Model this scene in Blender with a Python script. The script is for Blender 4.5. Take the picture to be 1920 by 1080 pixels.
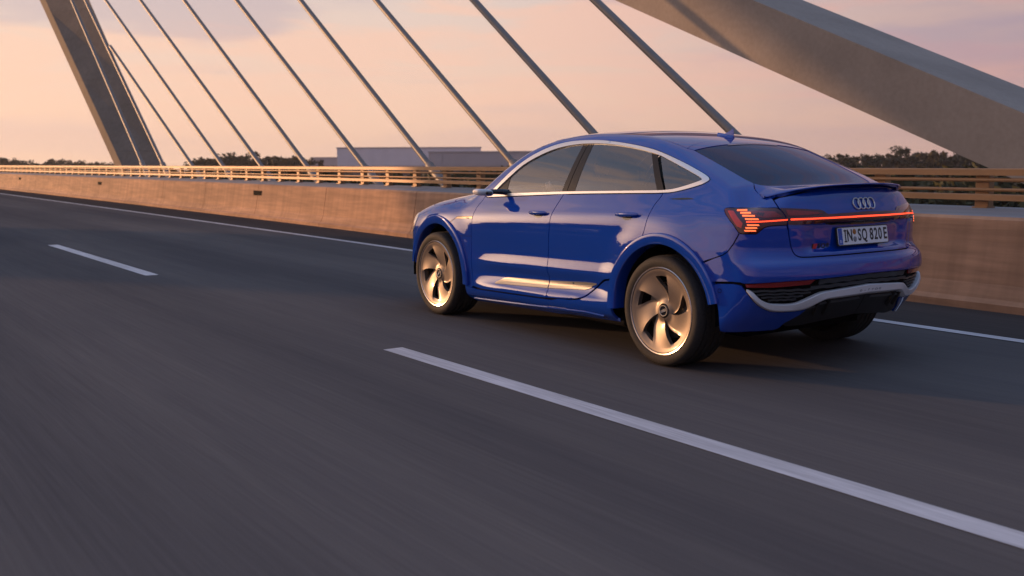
import bpy, math, random
import numpy as np
from mathutils import Vector, Matrix
from mathutils.geometry import delaunay_2d_cdt

for _o in list(bpy.data.objects):
    bpy.data.objects.remove(_o, do_unlink=True)
scene = bpy.context.scene
col = scene.collection
RAD = math.radians

# ---------------------------------------------------------------- camera
cam_data = bpy.data.cameras.new('camera')
cam_data.sensor_width = 36.0
cam_data.lens = 36.0 * 1903.2 / 1920.0
cam_data.clip_start = 0.1
cam_data.clip_end = 6000.0
cam = bpy.data.objects.new('camera', cam_data)
col.objects.link(cam)
def _cam_matrix(pos, yaw, pitch, roll):
    f = Vector((math.cos(pitch) * math.cos(yaw), math.cos(pitch) * math.sin(yaw), math.sin(pitch)))
    r = Vector((math.sin(yaw), -math.cos(yaw), 0)); u = r.cross(f)
    c, s = math.cos(roll), math.sin(roll)
    r2 = c * r + s * u; u2 = -s * r + c * u
    m = Matrix((r2, u2, -f)).transposed().to_4x4()
    m.translation = Vector(pos)
    return m
cam.matrix_world = _cam_matrix((-4.960, 5.684, 1.384), -.61407, -.12411, -.00488)
cam_data.dof.use_dof = True
cam_data.dof.focus_distance = 8.0
cam_data.dof.aperture_fstop = 2.6
scene.camera = cam

# ---------------------------------------------------------------- light
SUN_AZ, SUN_EL = RAD(27.0), RAD(6.5)          # azimuth counted from the driving direction towards the left
sun_dir = Vector((math.cos(SUN_EL) * math.cos(SUN_AZ), math.cos(SUN_EL) * math.sin(SUN_AZ), math.sin(SUN_EL)))
sun_data = bpy.data.lights.new('sun', 'SUN')
sun_data.energy = 3.4
sun_data.angle = RAD(0.6)
sun_data.color = (1.0, 0.52, 0.24)
sun = bpy.data.objects.new('sun', sun_data)
sun.rotation_euler = (-sun_dir).to_track_quat('-Z', 'Y').to_euler()
sun.location = (0, 0, 40)
col.objects.link(sun)

def nd(nt, kind, x=0, y=0, **kw):
    n = nt.nodes.new(kind); n.location = (x, y)
    for k, v in kw.items():
        if k.startswith('i_'):
            n.inputs[k[2:].replace('_', ' ')].default_value = v
        else:
            setattr(n, k, v)
    return n
def ramp(nt, stops, interp='LINEAR'):
    n = nt.nodes.new('ShaderNodeValToRGB'); cr = n.color_ramp; cr.interpolation = interp
    while len(cr.elements) < len(stops): cr.elements.new(.5)
    for e, (p, c) in zip(cr.elements, stops):
        e.position = p; e.color = tuple(c) + (1,) if len(c) == 3 else c
    return n
def math_node(nt, op, a, b=None):
    n = nt.nodes.new('ShaderNodeMath'); n.operation = op
    for i, v in enumerate((a, b)):
        if v is None: continue
        if isinstance(v, (int, float)): n.inputs[i].default_value = v
        else: nt.links.new(v, n.inputs[i])
    return n.outputs[0]
def mixc(nt, fac, a, b, blend='MIX'):
    n = nt.nodes.new('ShaderNodeMix'); n.data_type = 'RGBA'; n.blend_type = blend
    for sock, v in ((n.inputs[0], fac), (n.inputs[6], a), (n.inputs[7], b)):
        if isinstance(v, (int, float)): sock.default_value = v
        elif isinstance(v, tuple): sock.default_value = v + (1,) if len(v) == 3 else v
        else: nt.links.new(v, sock)
    return n.outputs[2]

def make_world():
    w = bpy.data.worlds.new('World'); scene.world = w; w.use_nodes = True
    nt = w.node_tree; nt.nodes.clear(); L = nt.links.new
    out = nd(nt, 'ShaderNodeOutputWorld'); bg = nd(nt, 'ShaderNodeBackground')
    sky = nd(nt, 'ShaderNodeTexSky', sky_type='NISHITA', sun_disc=False)
    sky.sun_elevation = SUN_EL; sky.sun_rotation = RAD(90) - SUN_AZ
    sky.air_density = 1.6; sky.dust_density = 2.5; sky.ozone_density = 2.0
    tc = nd(nt, 'ShaderNodeTexCoord')
    sep = nd(nt, 'ShaderNodeSeparateXYZ'); L(tc.outputs['Generated'], sep.inputs[0])
    # evening veil of thin high cloud: warm towards the sun and the horizon, mauve away from it, slate overhead
    az = nd(nt, 'ShaderNodeVectorMath', operation='DOT_PRODUCT'); L(tc.outputs['Generated'], az.inputs[0])
    az.inputs[1].default_value = (math.cos(SUN_AZ), math.sin(SUN_AZ), 0)
    t = math_node(nt, 'MULTIPLY_ADD', az.outputs['Value'], .5); nt.nodes[-1].inputs[2].default_value = .5
    el = math_node(nt, 'MAXIMUM', sep.outputs['Z'], 0.0)
    warm = ramp(nt, [(0, (1.06, .70, .49)), (.06, (1.02, .68, .50)), (.15, (.84, .68, .59)), (.29, (.62, .62, .66)), (.40, (.36, .40, .52)), (.56, (.25, .33, .50)), (1, (.25, .44, .78))])
    mauve = ramp(nt, [(0, (.60, .37, .31)), (.06, (.57, .375, .335)), (.16, (.50, .36, .37)), (.29, (.42, .38, .47)), (.40, (.30, .33, .46)), (.56, (.25, .34, .52)), (1, (.25, .44, .78))])
    dusk = ramp(nt, [(0, (.13, .115, .15)), (.06, (.15, .135, .18)), (.16, (.13, .135, .20)), (.30, (.12, .15, .25)), (.56, (.14, .24, .43)), (1, (.25, .44, .78))])
    L(el, warm.inputs[0]); L(el, mauve.inputs[0]); L(el, dusk.inputs[0])
    tf = ramp(nt, [(.47, (0, 0, 0)), (.80, (.80, .80, .80)), (.95, (1, 1, 1))], 'EASE'); L(t, tf.inputs[0])
    tg = ramp(nt, [(.12, (0, 0, 0)), (.50, (1, 1, 1))], 'EASE'); L(t, tg.inputs[0])
    back = mixc(nt, tg.outputs[0], dusk.outputs[0], mauve.outputs[0])
    veil = mixc(nt, tf.outputs[0], back, warm.outputs[0])
    # streaky cloud bands
    mp = nd(nt, 'ShaderNodeMapping'); mp.inputs['Scale'].default_value = (1.6, 1.6, 11.0)
    mp.inputs['Rotation'].default_value = (RAD(4), RAD(-7), RAD(20))
    L(tc.outputs['Generated'], mp.inputs[0])
    n1 = nd(nt, 'ShaderNodeTexNoise'); n1.inputs['Scale'].default_value = 2.6; n1.inputs['Detail'].default_value = 6; n1.inputs['Roughness'].default_value = .55
    n1.inputs['Distortion'].default_value = .4
    L(mp.outputs[0], n1.inputs['Vector'])
    cf = ramp(nt, [(.44, (0, 0, 0)), (.60, (1, 1, 1))], 'EASE'); L(n1.outputs['Fac'], cf.inputs[0])
    band = ramp(nt, [(0, (.15, .15, .15)), (.08, (.5, .5, .5)), (.2, (1, 1, 1)), (.4, (.45, .45, .45)), (1, (.15, .15, .15))]); L(el, band.inputs[0])
    cfac = math_node(nt, 'MULTIPLY', cf.outputs[0], band.outputs[0])
    cfac = math_node(nt, 'MULTIPLY', cfac, .9)
    ccol = mixc(nt, tf.outputs[0], mixc(nt, tg.outputs[0], (.27, .22, .30), (.64, .33, .32)), (1.05, .66, .47))
    veil2 = mixc(nt, cfac, veil, ccol)
    n2 = nd(nt, 'ShaderNodeTexNoise'); n2.inputs['Scale'].default_value = 1.7; n2.inputs['Detail'].default_value = 4
    L(mp.outputs[0], n2.inputs['Vector'])
    df = ramp(nt, [(.45, (0, 0, 0)), (.60, (.85, .85, .85))], 'EASE'); L(n2.outputs['Fac'], df.inputs[0])
    dfac = math_node(nt, 'MULTIPLY', df.outputs[0], band.outputs[0])
    veil3 = mixc(nt, dfac, veil2, mixc(nt, tf.outputs[0], mixc(nt, tg.outputs[0], (.22, .21, .30), (.33, .27, .37)), (.60, .48, .50)))
    # aureole of the low sun behind the veil
    au = nd(nt, 'ShaderNodeVectorMath', operation='DOT_PRODUCT'); L(tc.outputs['Generated'], au.inputs[0]); au.inputs[1].default_value = tuple(sun_dir)
    ap_ = math_node(nt, 'POWER', math_node(nt, 'MAXIMUM', au.outputs['Value'], 0.0), 42.0)
    veil3 = mixc(nt, 1.0, veil3, mixc(nt, ap_, (0, 0, 0), (6.0, 3.7, 2.2)), 'ADD')
    skl = mixc(nt, 1.0, sky.outputs[0], (.05, .05, .05), 'MULTIPLY')
    fin = mixc(nt, .06, veil3, skl)
    L(fin, bg.inputs['Color']); bg.inputs['Strength'].default_value = 1.10
    L(bg.outputs[0], out.inputs[0])
make_world()

scene.view_settings.view_transform = 'Standard'
scene.view_settings.look = 'None'
scene.view_settings.exposure = 0.0
scene.view_settings.gamma = 1.0
scene.render.engine = 'CYCLES'
scene.cycles.use_denoising = True
scene.cycles.max_bounces = 8
scene.cycles.transparent_max_bounces = 12
scene.cycles.caustics_reflective = False
scene.cycles.caustics_refractive = False
scene.cycles.sample_clamp_indirect = 4.0

# ---------------------------------------------------------------- materials
def material(name, base, rough=.5, metal=0.0, coat=0.0, coat_rough=.03, spec=.5, emit=None, emit_str=0.0, ior=1.5):
    m = bpy.data.materials.new(name); m.use_nodes = True
    b = m.node_tree.nodes['Principled BSDF']
    b.inputs['Base Color'].default_value = (*base, 1); b.inputs['Roughness'].default_value = rough
    b.inputs['Metallic'].default_value = metal; b.inputs['Coat Weight'].default_value = coat
    b.inputs['Coat Roughness'].default_value = coat_rough; b.inputs['Specular IOR Level'].default_value = spec
    b.inputs['IOR'].default_value = ior
    if emit:
        b.inputs['Emission Color'].default_value = (*emit, 1); b.inputs['Emission Strength'].default_value = emit_str
    return m
def speckle(m, scale, amount, colour=None, bump=0.0, stretch=(1, 1, 1), coords='Object', detail=5.0):
    """multiply the base colour by noise; optional relief"""
    nt = m.node_tree; b = nt.nodes['Principled BSDF']; L = nt.links.new
    tc = nd(nt, 'ShaderNodeTexCoord'); mp = nd(nt, 'ShaderNodeMapping'); mp.inputs['Scale'].default_value = stretch
    L(tc.outputs[coords], mp.inputs[0])
    n = nd(nt, 'ShaderNodeTexNoise'); n.inputs['Scale'].default_value = scale; n.inputs['Detail'].default_value = detail; n.inputs['Roughness'].default_value = .6
    L(mp.outputs[0], n.inputs['Vector'])
    r = ramp(nt, [(.3, (1 - amount,) * 3), (.7, (1 + amount,) * 3)]); L(n.outputs['Fac'], r.inputs[0])
    src = b.inputs['Base Color'].links[0].from_socket if b.inputs['Base Color'].links else tuple(b.inputs['Base Color'].default_value)[:3]
    o = mixc(nt, 1.0, src, r.outputs[0], 'MULTIPLY')
    L(o, b.inputs['Base Color'])
    if bump:
        bp = nd(nt, 'ShaderNodeBump'); bp.inputs['Strength'].default_value = bump; bp.inputs['Distance'].default_value = .01
        if b.inputs['Normal'].links: L(b.inputs['Normal'].links[0].from_socket, bp.inputs['Normal'])
        L(n.outputs['Fac'], bp.inputs['Height']); L(bp.outputs[0], b.inputs['Normal'])
    return m
M = {}
def paint():
    m = material('blue_paint', (.003, .026, .30), .5, .0, 1.0, .008, .0); nt = m.node_tree; b = nt.nodes['Principled BSDF']
    b.inputs['Coat IOR'].default_value = 1.85
    # metallic flake: a touch brighter and bluer seen square on, deeper at a glancing angle
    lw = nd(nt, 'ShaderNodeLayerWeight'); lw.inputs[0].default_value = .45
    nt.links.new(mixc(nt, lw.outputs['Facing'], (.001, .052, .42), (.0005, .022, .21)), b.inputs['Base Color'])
    return m
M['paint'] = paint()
M['black'] = material('black_plastic', (.012, .012, .013), .55)
M['gloss'] = material('gloss_black', (.008, .008, .010), .08, 0, .6)
M['pillar'] = material('pillar_black', (.010, .010, .012), .32, spec=.25)
M['gap'] = material('shadow_black', (.004, .004, .005), .9, spec=.1)
M['chrome'] = material('satin_chrome', (.80, .78, .75), .32, .85)
M['silver'] = speckle(material('silver_lacquer', (.66, .67, .69), .5, .2, .3), 900, .04)
M['inlay'] = material('satin_inlay', (.20, .20, .20), .40, .5)
M['rubber'] = speckle(material('tyre_rubber', (.028, .027, .026), .75, spec=.3), 60, .25, bump=.05)
M['alloy'] = speckle(material('satin_alloy', (.21, .175, .15), .46, .65, .2, .15), 400, .03)
M['alloy_rim'] = material('polished_rim', (.62, .54, .48), .25, .9)
M['alloy_dark'] = material('graphite_alloy', (.05, .048, .046), .35, .6, .4)
M['disc'] = speckle(material('brake_disc', (.22, .2, .19), .35, .9), 30, .2)
M['interior'] = speckle(material('interior_fabric', (.03, .028, .027), .8), 40, .2)
M['lens'] = material('red_lens', (.085, .004, .006), .08, 0, 1.0, .02)
M['redblock'] = material('red_reflector', (.42, .02, .015), .25, 0, 1.0, .02, emit=(1, .06, .02), emit_str=.12)
M['led'] = material('tail_led', (.8, .15, .05), .4, emit=(1.0, .15, .04), emit_str=1.9)
M['ledbar'] = material('tail_light_strip', (.8, .08, .04), .4, emit=(1.0, .07, .02), emit_str=1.7)
M['reflector'] = speckle(material('bumper_reflector', (.30, .012, .012), .2, 0, 1.0, .03), 120, .35)
M['headlamp'] = material('headlamp_lens', (.6, .6, .62), .08, .3, 1.0)
M['plate'] = material('plate_white', (.86, .87, .88), .35, spec=.4)
M['plate_blue'] = material('plate_blue', (.01, .09, .48), .4)
M['ink'] = material('plate_ink', (.012, .012, .014), .5)
M['seal_orange'] = material('seal_orange', (.42, .16, .03), .5)
M['seal_grey'] = material('seal_grey', (.24, .25, .27), .5)
M['badge_red'] = material('badge_red', (.55, .02, .05), .3, 0, .5)
M['gold_flap'] = material('flap_strip', (.20, .16, .13), .4, .2)
M['dark_grey'] = material('dark_grey_plastic', (.055, .06, .066), .35, 0, .3)
M['skin'] = speckle(material('skin', (.50, .28, .19), .5), 50, .06)
M['shirt'] = speckle(material('shirt_cloth', (.10, .10, .12), .85), 80, .1)
M['hair'] = material('hair', (.02, .014, .010), .6)

def glass(name, tint, tcol, mirror=.06, gcol=(1, 1, 1)):
    """thin automotive glass: fresnel mirror over tinted see-through"""
    m = bpy.data.materials.new(name); m.use_nodes = True; nt = m.node_tree; nt.nodes.clear(); L = nt.links.new
    out = nd(nt, 'ShaderNodeOutputMaterial'); mix = nd(nt, 'ShaderNodeMixShader')
    tr = nd(nt, 'ShaderNodeBsdfTransparent'); tr.inputs[0].default_value = (*[tint * c for c in tcol], 1)
    gl = nd(nt, 'ShaderNodeBsdfGlossy'); gl.inputs['Roughness'].default_value = .012; gl.inputs[0].default_value = (*gcol, 1)
    lw = nd(nt, 'ShaderNodeFresnel'); lw.inputs[0].default_value = 1.55
    f = math_node(nt, 'MULTIPLY_ADD', lw.outputs[0], 1.0); nt.nodes[-1].inputs[2].default_value = mirror
    L(f, mix.inputs[0]); L(tr.outputs[0], mix.inputs[1]); L(gl.outputs[0], mix.inputs[2]); L(mix.outputs[0], out.inputs[0])
    return m
M['glass_front'] = glass('clear_glass', .90, (.93, 1, .96), .10)
M['glass_rear'] = glass('privacy_glass', .20, (.98, .94, .93), .12)
M['glass_tail'] = glass('rear_screen_glass', .03, (.7, .85, 1), .0, (.52, .60, .85))

def road_material():
    m = material('asphalt', (.122, .116, .113), .9, spec=.0); nt = m.node_tree; b = nt.nodes['Principled BSDF']; L = nt.links.new
    tc = nd(nt, 'ShaderNodeTexCoord')
    def noise(scale, st, detail=5, rough=.6):
        mp = nd(nt, 'ShaderNodeMapping'); mp.inputs['Scale'].default_value = st; L(tc.outputs['Object'], mp.inputs[0])
        n = nd(nt, 'ShaderNodeTexNoise'); n.inputs['Scale'].default_value = scale; n.inputs['Detail'].default_value = detail; n.inputs['Roughness'].default_value = rough
        L(mp.outputs[0], n.inputs['Vector']); return n.outputs['Fac']
    fine = noise(42, (.02, 1, 1), 6, .7)         # rolled-in streaks that run with the traffic
    mid = noise(3.0, (.03, 1, 1), 4)
    big = noise(.35, (.25, 1, 1), 3)
    grit = noise(260, (1, 1, 1), 2)
    c = (.122, .116, .113)
    r1 = ramp(nt, [(.25, (.86,) * 3), (.75, (1.14,) * 3)]); L(fine, r1.inputs[0])
    r2 = ramp(nt, [(.3, (.90, .90, .92)), (.7, (1.10, 1.09, 1.07))]); L(mid, r2.inputs[0])
    r3 = ramp(nt, [(.35, (.90, .90, .92)), (.7, (1.12, 1.10, 1.08))]); L(big, r3.inputs[0])
    r4 = ramp(nt, [(.3, (.85,) * 3), (.7, (1.15,) * 3)]); L(grit, r4.inputs[0])
    # wheel tracks worn smooth in every lane, oil-darkened strip between them
    sp = nd(nt, 'ShaderNodeSeparateXYZ'); L(tc.outputs['Object'], sp.inputs[0])
    ph = math_node(nt, 'MULTIPLY_ADD', sp.outputs['Y'], 2 * math.pi / 2.06); nt.nodes[-1].inputs[2].default_value = 2.6
    tr = math_node(nt, 'MULTIPLY_ADD', math_node(nt, 'SINE', ph), .5); nt.nodes[-1].inputs[2].default_value = .5
    r5 = ramp(nt, [(0, (.90, .90, .91)), (1, (1.08, 1.07, 1.06))]); L(tr, r5.inputs[0])
    o = mixc(nt, 1.0, c, r1.outputs[0], 'MULTIPLY'); o = mixc(nt, 1.0, o, r2.outputs[0], 'MULTIPLY')
    o = mixc(nt, 1.0, o, r3.outputs[0], 'MULTIPLY'); o = mixc(nt, 1.0, o, r4.outputs[0], 'MULTIPLY'); o = mixc(nt, 1.0, o, r5.outputs[0], 'MULTIPLY')
    L(o, b.inputs['Base Color'])
    rr = ramp(nt, [(.3, (.80,) * 3), (.7, (.95,) * 3)]); L(mid, rr.inputs[0]); L(rr.outputs[0], b.inputs['Roughness'])
    bp = nd(nt, 'ShaderNodeBump'); bp.inputs['Strength'].default_value = .25; bp.inputs['Distance'].default_value = .004
    L(grit, bp.inputs['Height']); L(bp.outputs[0], b.inputs['Normal'])
    return m
M['road'] = road_material()
def shoulder():
    m = speckle(speckle(material('shoulder_asphalt', (.075, .066, .062), .92, spec=.0), 40, .12, stretch=(.03, 1, 1)), 1.2, .12, stretch=(.06, 1, 1))
    return m
M['shoulder'] = shoulder()
M['marking'] = speckle(speckle(material('road_paint', (.50, .51, .53), .6), 45, .22, stretch=(.05, 1, 1)), 3, .16, stretch=(.3, 1, 1))
M['barrier'] = speckle(speckle(speckle(material('parapet_concrete', (.44, .25, .145), .8, spec=.25), 1.3, .24, stretch=(.12, 1, 1.6)), 9, .20, stretch=(.10, 1, 1.3), bump=.15), 2.2, .16, stretch=(2.2, 1, .12))
M['barrier_cap'] = speckle(material('cap_concrete', (.24, .24, .245), .75), 8, .15, stretch=(.1, 1, 1))
M['pylon_dark'] = speckle(speckle(material('dark_pylon_concrete', (.21, .165, .125), .85, spec=.2), .5, .16, bump=.1), 6, .10, stretch=(1, 1, .2))  # darker, browner base than the other pylon concrete
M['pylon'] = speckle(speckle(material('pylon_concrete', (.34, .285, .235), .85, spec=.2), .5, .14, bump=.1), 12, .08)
M['rail'] = speckle(material('railing_paint', (.38, .20, .085), .45, .1), 14, .12, stretch=(.1, 1, 1))
M['cable'] = speckle(material('cable_sheath', (.19, .17, .155), .5, .2), 6, .1)
M['deck'] = speckle(material('deck_concrete', (.20, .19, .18), .9), 3, .2)
M['ground'] = speckle(speckle(material('river_meadow', (.040, .042, .024), .95, spec=.1), .02, .4), .4, .3)
M['bark'] = speckle(material('bark', (.05, .036, .026), .9), 8, .3)
def leafmat(name, base):
    m = material(name, base, .7, spec=.2)
    nt = m.node_tree; b = nt.nodes['Principled BSDF']
    oi = nd(nt, 'ShaderNodeObjectInfo'); r = ramp(nt, [(0, (.75, .8, .7)), (1, (1.25, 1.15, 1.1))]); nt.links.new(oi.outputs['Random'], r.inputs[0])
    nt.links.new(mixc(nt, 1.0, base, r.outputs[0], 'MULTIPLY'), b.inputs['Base Color'])
    return speckle(m, .9, .35)
M['leaf'] = leafmat('leaf_green', (.042, .046, .018))
M['leaf2'] = leafmat('leaf_olive', (.056, .048, .020))
M['hall'] = speckle(material('cladding_lilac', (.80, .74, .78), .6), .3, .05)
M['hall2'] = speckle(material('cladding_plum', (.50, .44, .46), .6), .3, .05)
M['hall_dark'] = material('plinth_grey', (.07, .065, .075), .8)
M['pane'] = material('far_pane', (.03, .035, .04), .1, 0, .3)

# ---------------------------------------------------------------- mesh helpers
def link(o, parent=None):
    col.objects.link(o)
    if parent is not None: o.parent = parent
    return o
def tag(o, label=None, category=None, group=None, kind=None):
    if label: o['label'] = label
    if category: o['category'] = category
    if group: o['group'] = group
    if kind: o['kind'] = kind
    return o
def empty(name, loc=(0, 0, 0), parent=None):
    o = bpy.data.objects.new(name, None); o.empty_display_size = .2; o.location = loc
    return link(o, parent)
def mesh_obj(name, V, F, mat, parent=None, smooth=True, N=None, sharp=None):
    me = bpy.data.meshes.new(name)
    me.from_pydata([tuple(map(float, v)) for v in V], [], [tuple(map(int, f)) for f in F])
    me.materials.append(M[mat] if isinstance(mat, str) else mat)
    me.polygons.foreach_set('use_smooth', [smooth] * len(me.polygons))
    if sharp is not None and N is None: me.set_sharp_from_angle(angle=RAD(sharp))
    if N is not None: me.normals_split_custom_set_from_vertices([tuple(map(float, n)) for n in N])
    me.update()
    return link(bpy.data.objects.new(name, me), parent)
class MB:
    """collects simple solids into one mesh"""
    def __init__(self): self.V = []; self.F = []
    def add(self, V, F):
        k = len(self.V); self.V += [tuple(v) for v in V]; self.F += [tuple(i + k for i in f) for f in F]; return self
    def box(self, x0, x1, y0, y1, z0, z1, bev=0.0):
        if bev <= 0:
            return self.add([(x, y, z) for x in (x0, x1) for y in (y0, y1) for z in (z0, z1)],
                            [(0, 1, 3, 2), (4, 6, 7, 5), (0, 4, 5, 1), (2, 3, 7, 6), (0, 2, 6, 4), (1, 5, 7, 3)])
        V = []
        for x, sx in ((x0, 1), (x1, -1)):
            for y, sy in ((y0, 1), (y1, -1)):
                for z, sz in ((z0, 1), (z1, -1)):
                    V += [(x, y + sy * bev, z + sz * bev), (x + sx * bev, y, z + sz * bev), (x + sx * bev, y + sy * bev, z)]
        c = lambda i, j, k: (i * 4 + j * 2 + k) * 3
        F = []
        for i in (0, 1):
            q = [c(i, 0, 0), c(i, 0, 1), c(i, 1, 1), c(i, 1, 0)]; F.append(tuple(q if i == 0 else q[::-1]))
            q = [c(0, i, 0) + 1, c(1, i, 0) + 1, c(1, i, 1) + 1, c(0, i, 1) + 1]; F.append(tuple(q if i == 0 else q[::-1]))
            q = [c(0, 0, i) + 2, c(0, 1, i) + 2, c(1, 1, i) + 2, c(1, 0, i) + 2]; F.append(tuple(q if i == 0 else q[::-1]))
        for a in (0, 1):
            for b in (0, 1):
                F.append((c(a, b, 0), c(a, b, 0) + 1, c(a, b, 1) + 1, c(a, b, 1)))
                F.append((c(a, 0, b), c(a, 0, b) + 2, c(a, 1, b) + 2, c(a, 1, b)))
                F.append((c(0, a, b) + 1, c(0, a, b) + 2, c(1, a, b) + 2, c(1, a, b) + 1))
                for d in (0, 1): F.append((c(a, b, d), c(a, b, d) + 1, c(a, b, d) + 2))
        return self.add(V, F)
    def tube(self, path, rad, n=10, cap=True):
        path = [Vector(p) for p in path]; V = []; F = []
        if not hasattr(rad, '__len__'): rad = [rad] * len(path)
        up = Vector((0, 0, 1)); d0 = (path[1] - path[0]).normalized()
        if abs(d0.dot(up)) > .9: up = Vector((1, 0, 0))
        for i, p in enumerate(path):
            d = (path[min(i + 1, len(path) - 1)] - path[max(i - 1, 0)]).normalized()
            a = d.cross(up).normalized(); b = d.cross(a).normalized()
            for k in range(n):
                t = 2 * math.pi * k / n; V.append(p + (a * math.cos(t) + b * math.sin(t)) * rad[i])
        for i in range(len(path) - 1):
            for k in range(n):
                F.append((i * n + k, i * n + (k + 1) % n, (i + 1) * n + (k + 1) % n, (i + 1) * n + k))
        if cap: F.append(tuple(range(n))[::-1]); F.append(tuple((len(path) - 1) * n + k for k in range(n)))
        return self.add(V, F)
    def lathe(self, prof, n=48, a0=0.0, a1=2 * math.pi, cx=0.0, cz=0.0):
        """profile of (radius, y) turned about the y axis"""
        full = abs(a1 - a0) > 6.28; m = len(prof); V = []; F = []
        steps = n if full else n + 1
        for i in range(steps):
            t = a0 + (a1 - a0) * i / n
            for r, y in prof: V.append((cx + r * math.cos(t), y, cz + r * math.sin(t)))
        for i in range(n):
            j = (i + 1) % steps
            for k in range(m - 1): F.append((i * m + k, i * m + k + 1, j * m + k + 1, j * m + k))
        return self.add(V, F)
    def prism(self, poly, axis, a, b):
        """extrude a 2D polygon between a and b along an axis"""
        n = len(poly); V = []
        for t in (a, b):
            for u, v in poly: V.append({'x': (t, u, v), 'y': (u, t, v), 'z': (u, v, t)}[axis])
        F = [tuple(range(n)), tuple(range(2 * n - 1, n - 1, -1))] + [(i, (i + 1) % n, n + (i + 1) % n, n + i) for i in range(n)]
        return self.add(V, F)
    def ball(self, c, r, n=12, m=8, sq=1.0):
        V = []; F = []; r = r if hasattr(r, '__len__') else (r, r, r)
        sp = lambda v: math.copysign(abs(v) ** sq, v)
        for j in range(m + 1):
            ph = -math.pi / 2 + math.pi * j / m
            for i in range(n):
                t = 2 * math.pi * i / n
                V.append((c[0] + r[0] * sp(math.cos(ph)) * sp(math.cos(t)), c[1] + r[1] * sp(math.cos(ph)) * sp(math.sin(t)), c[2] + r[2] * sp(math.sin(ph))))
        for j in range(m):
            for i in range(n): F.append((j * n + i, j * n + (i + 1) % n, (j + 1) * n + (i + 1) % n, (j + 1) * n + i))
        return self.add(V, F)
    def mirror(self):
        k = len(self.V); self.V += [(x, -y, z) for x, y, z in self.V]; self.F += [tuple(i + k for i in f[::-1]) for f in self.F]; return self
    def obj(self, name, mat, parent=None, smooth=True, sharp=35):
        o = mesh_obj(name, self.V, self.F, mat, parent, smooth, None, sharp)
        return o
def fix_normals(o):
    import bmesh
    bm = bmesh.new(); bm.from_mesh(o.data); bmesh.ops.recalc_face_normals(bm, faces=bm.faces); bm.to_mesh(o.data); bm.free(); return o
def text_obj(name, body, size, mat, parent, depth=.0015, sx=1.0, bold=0.0):
    cu = bpy.data.curves.new(name, 'FONT'); cu.body = body; cu.size = size; cu.extrude = depth; cu.offset = bold
    cu.align_x = 'CENTER'; cu.align_y = 'CENTER'
    tmp = bpy.data.objects.new(name, cu); col.objects.link(tmp)
    dg = bpy.context.evaluated_depsgraph_get()
    me = bpy.data.meshes.new_from_object(tmp.evaluated_get(dg)); bpy.data.objects.remove(tmp, do_unlink=True)
    me.name = name; me.materials.clear(); me.materials.append(M[mat])
    me.transform(Matrix.Diagonal((sx, 1, 1, 1)))
    return link(bpy.data.objects.new(name, me), parent)
# (numpy surface of the body)
# ---------------------------------------------------------------- car body surface (analytic)
def hermite(xk, yk):
    """smooth C1 curve through keys (xk ascending), vectorised"""
    xk = np.asarray(xk, float); yk = np.asarray(yk, float)
    h = np.diff(xk); d = np.diff(yk) / h
    m = np.empty_like(yk)
    m[1:-1] = (d[:-1] * h[1:] + d[1:] * h[:-1]) / (h[:-1] + h[1:])
    m[0] = d[0]; m[-1] = d[-1]
    def f(x):
        x = np.asarray(x, float)
        xc = np.clip(x, xk[0], xk[-1])
        i = np.clip(np.searchsorted(xk, xc, side='right') - 1, 0, len(xk) - 2)
        t = (xc - xk[i]) / h[i]
        t2 = t * t; t3 = t2 * t
        r = (2*t3 - 3*t2 + 1) * yk[i] + (t3 - 2*t2 + t) * h[i] * m[i] + (-2*t3 + 3*t2) * yk[i+1] + (t3 - t2) * h[i] * m[i+1]
        return r + (x - xc) * np.where(x < xk[0], m[0], m[-1])
    return f
def sstep(a, b, x):
    t = np.clip((x - a) / (b - a), 0, 1)
    return t * t * (3 - 2 * t)
WH = 0.376; WB = 2.928
# half width at the shoulder crease, by x
_W = hermite([-1.1, -.85, -.6, -.3, .2, .8, 1.52, 2.36, 2.95, 3.3, 3.6, 3.95],
             [.78, .852, .907, .938, .950, .951, .949, .942, .930, .905, .858, .76])
_crz = hermite([-1.0, -.6, -.3, .2, .8, 1.52, 2.36, 3.0, 3.6], [1.03, 1.025, 1.015, .997, .976, .951, .915, .89, .86])
_blz = hermite([-1.0, -.5, .08, .59, 1.16, 1.92, 2.4, 3.6], [1.185, 1.178, 1.167, 1.154, 1.135, 1.099, 1.075, 1.03])
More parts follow.
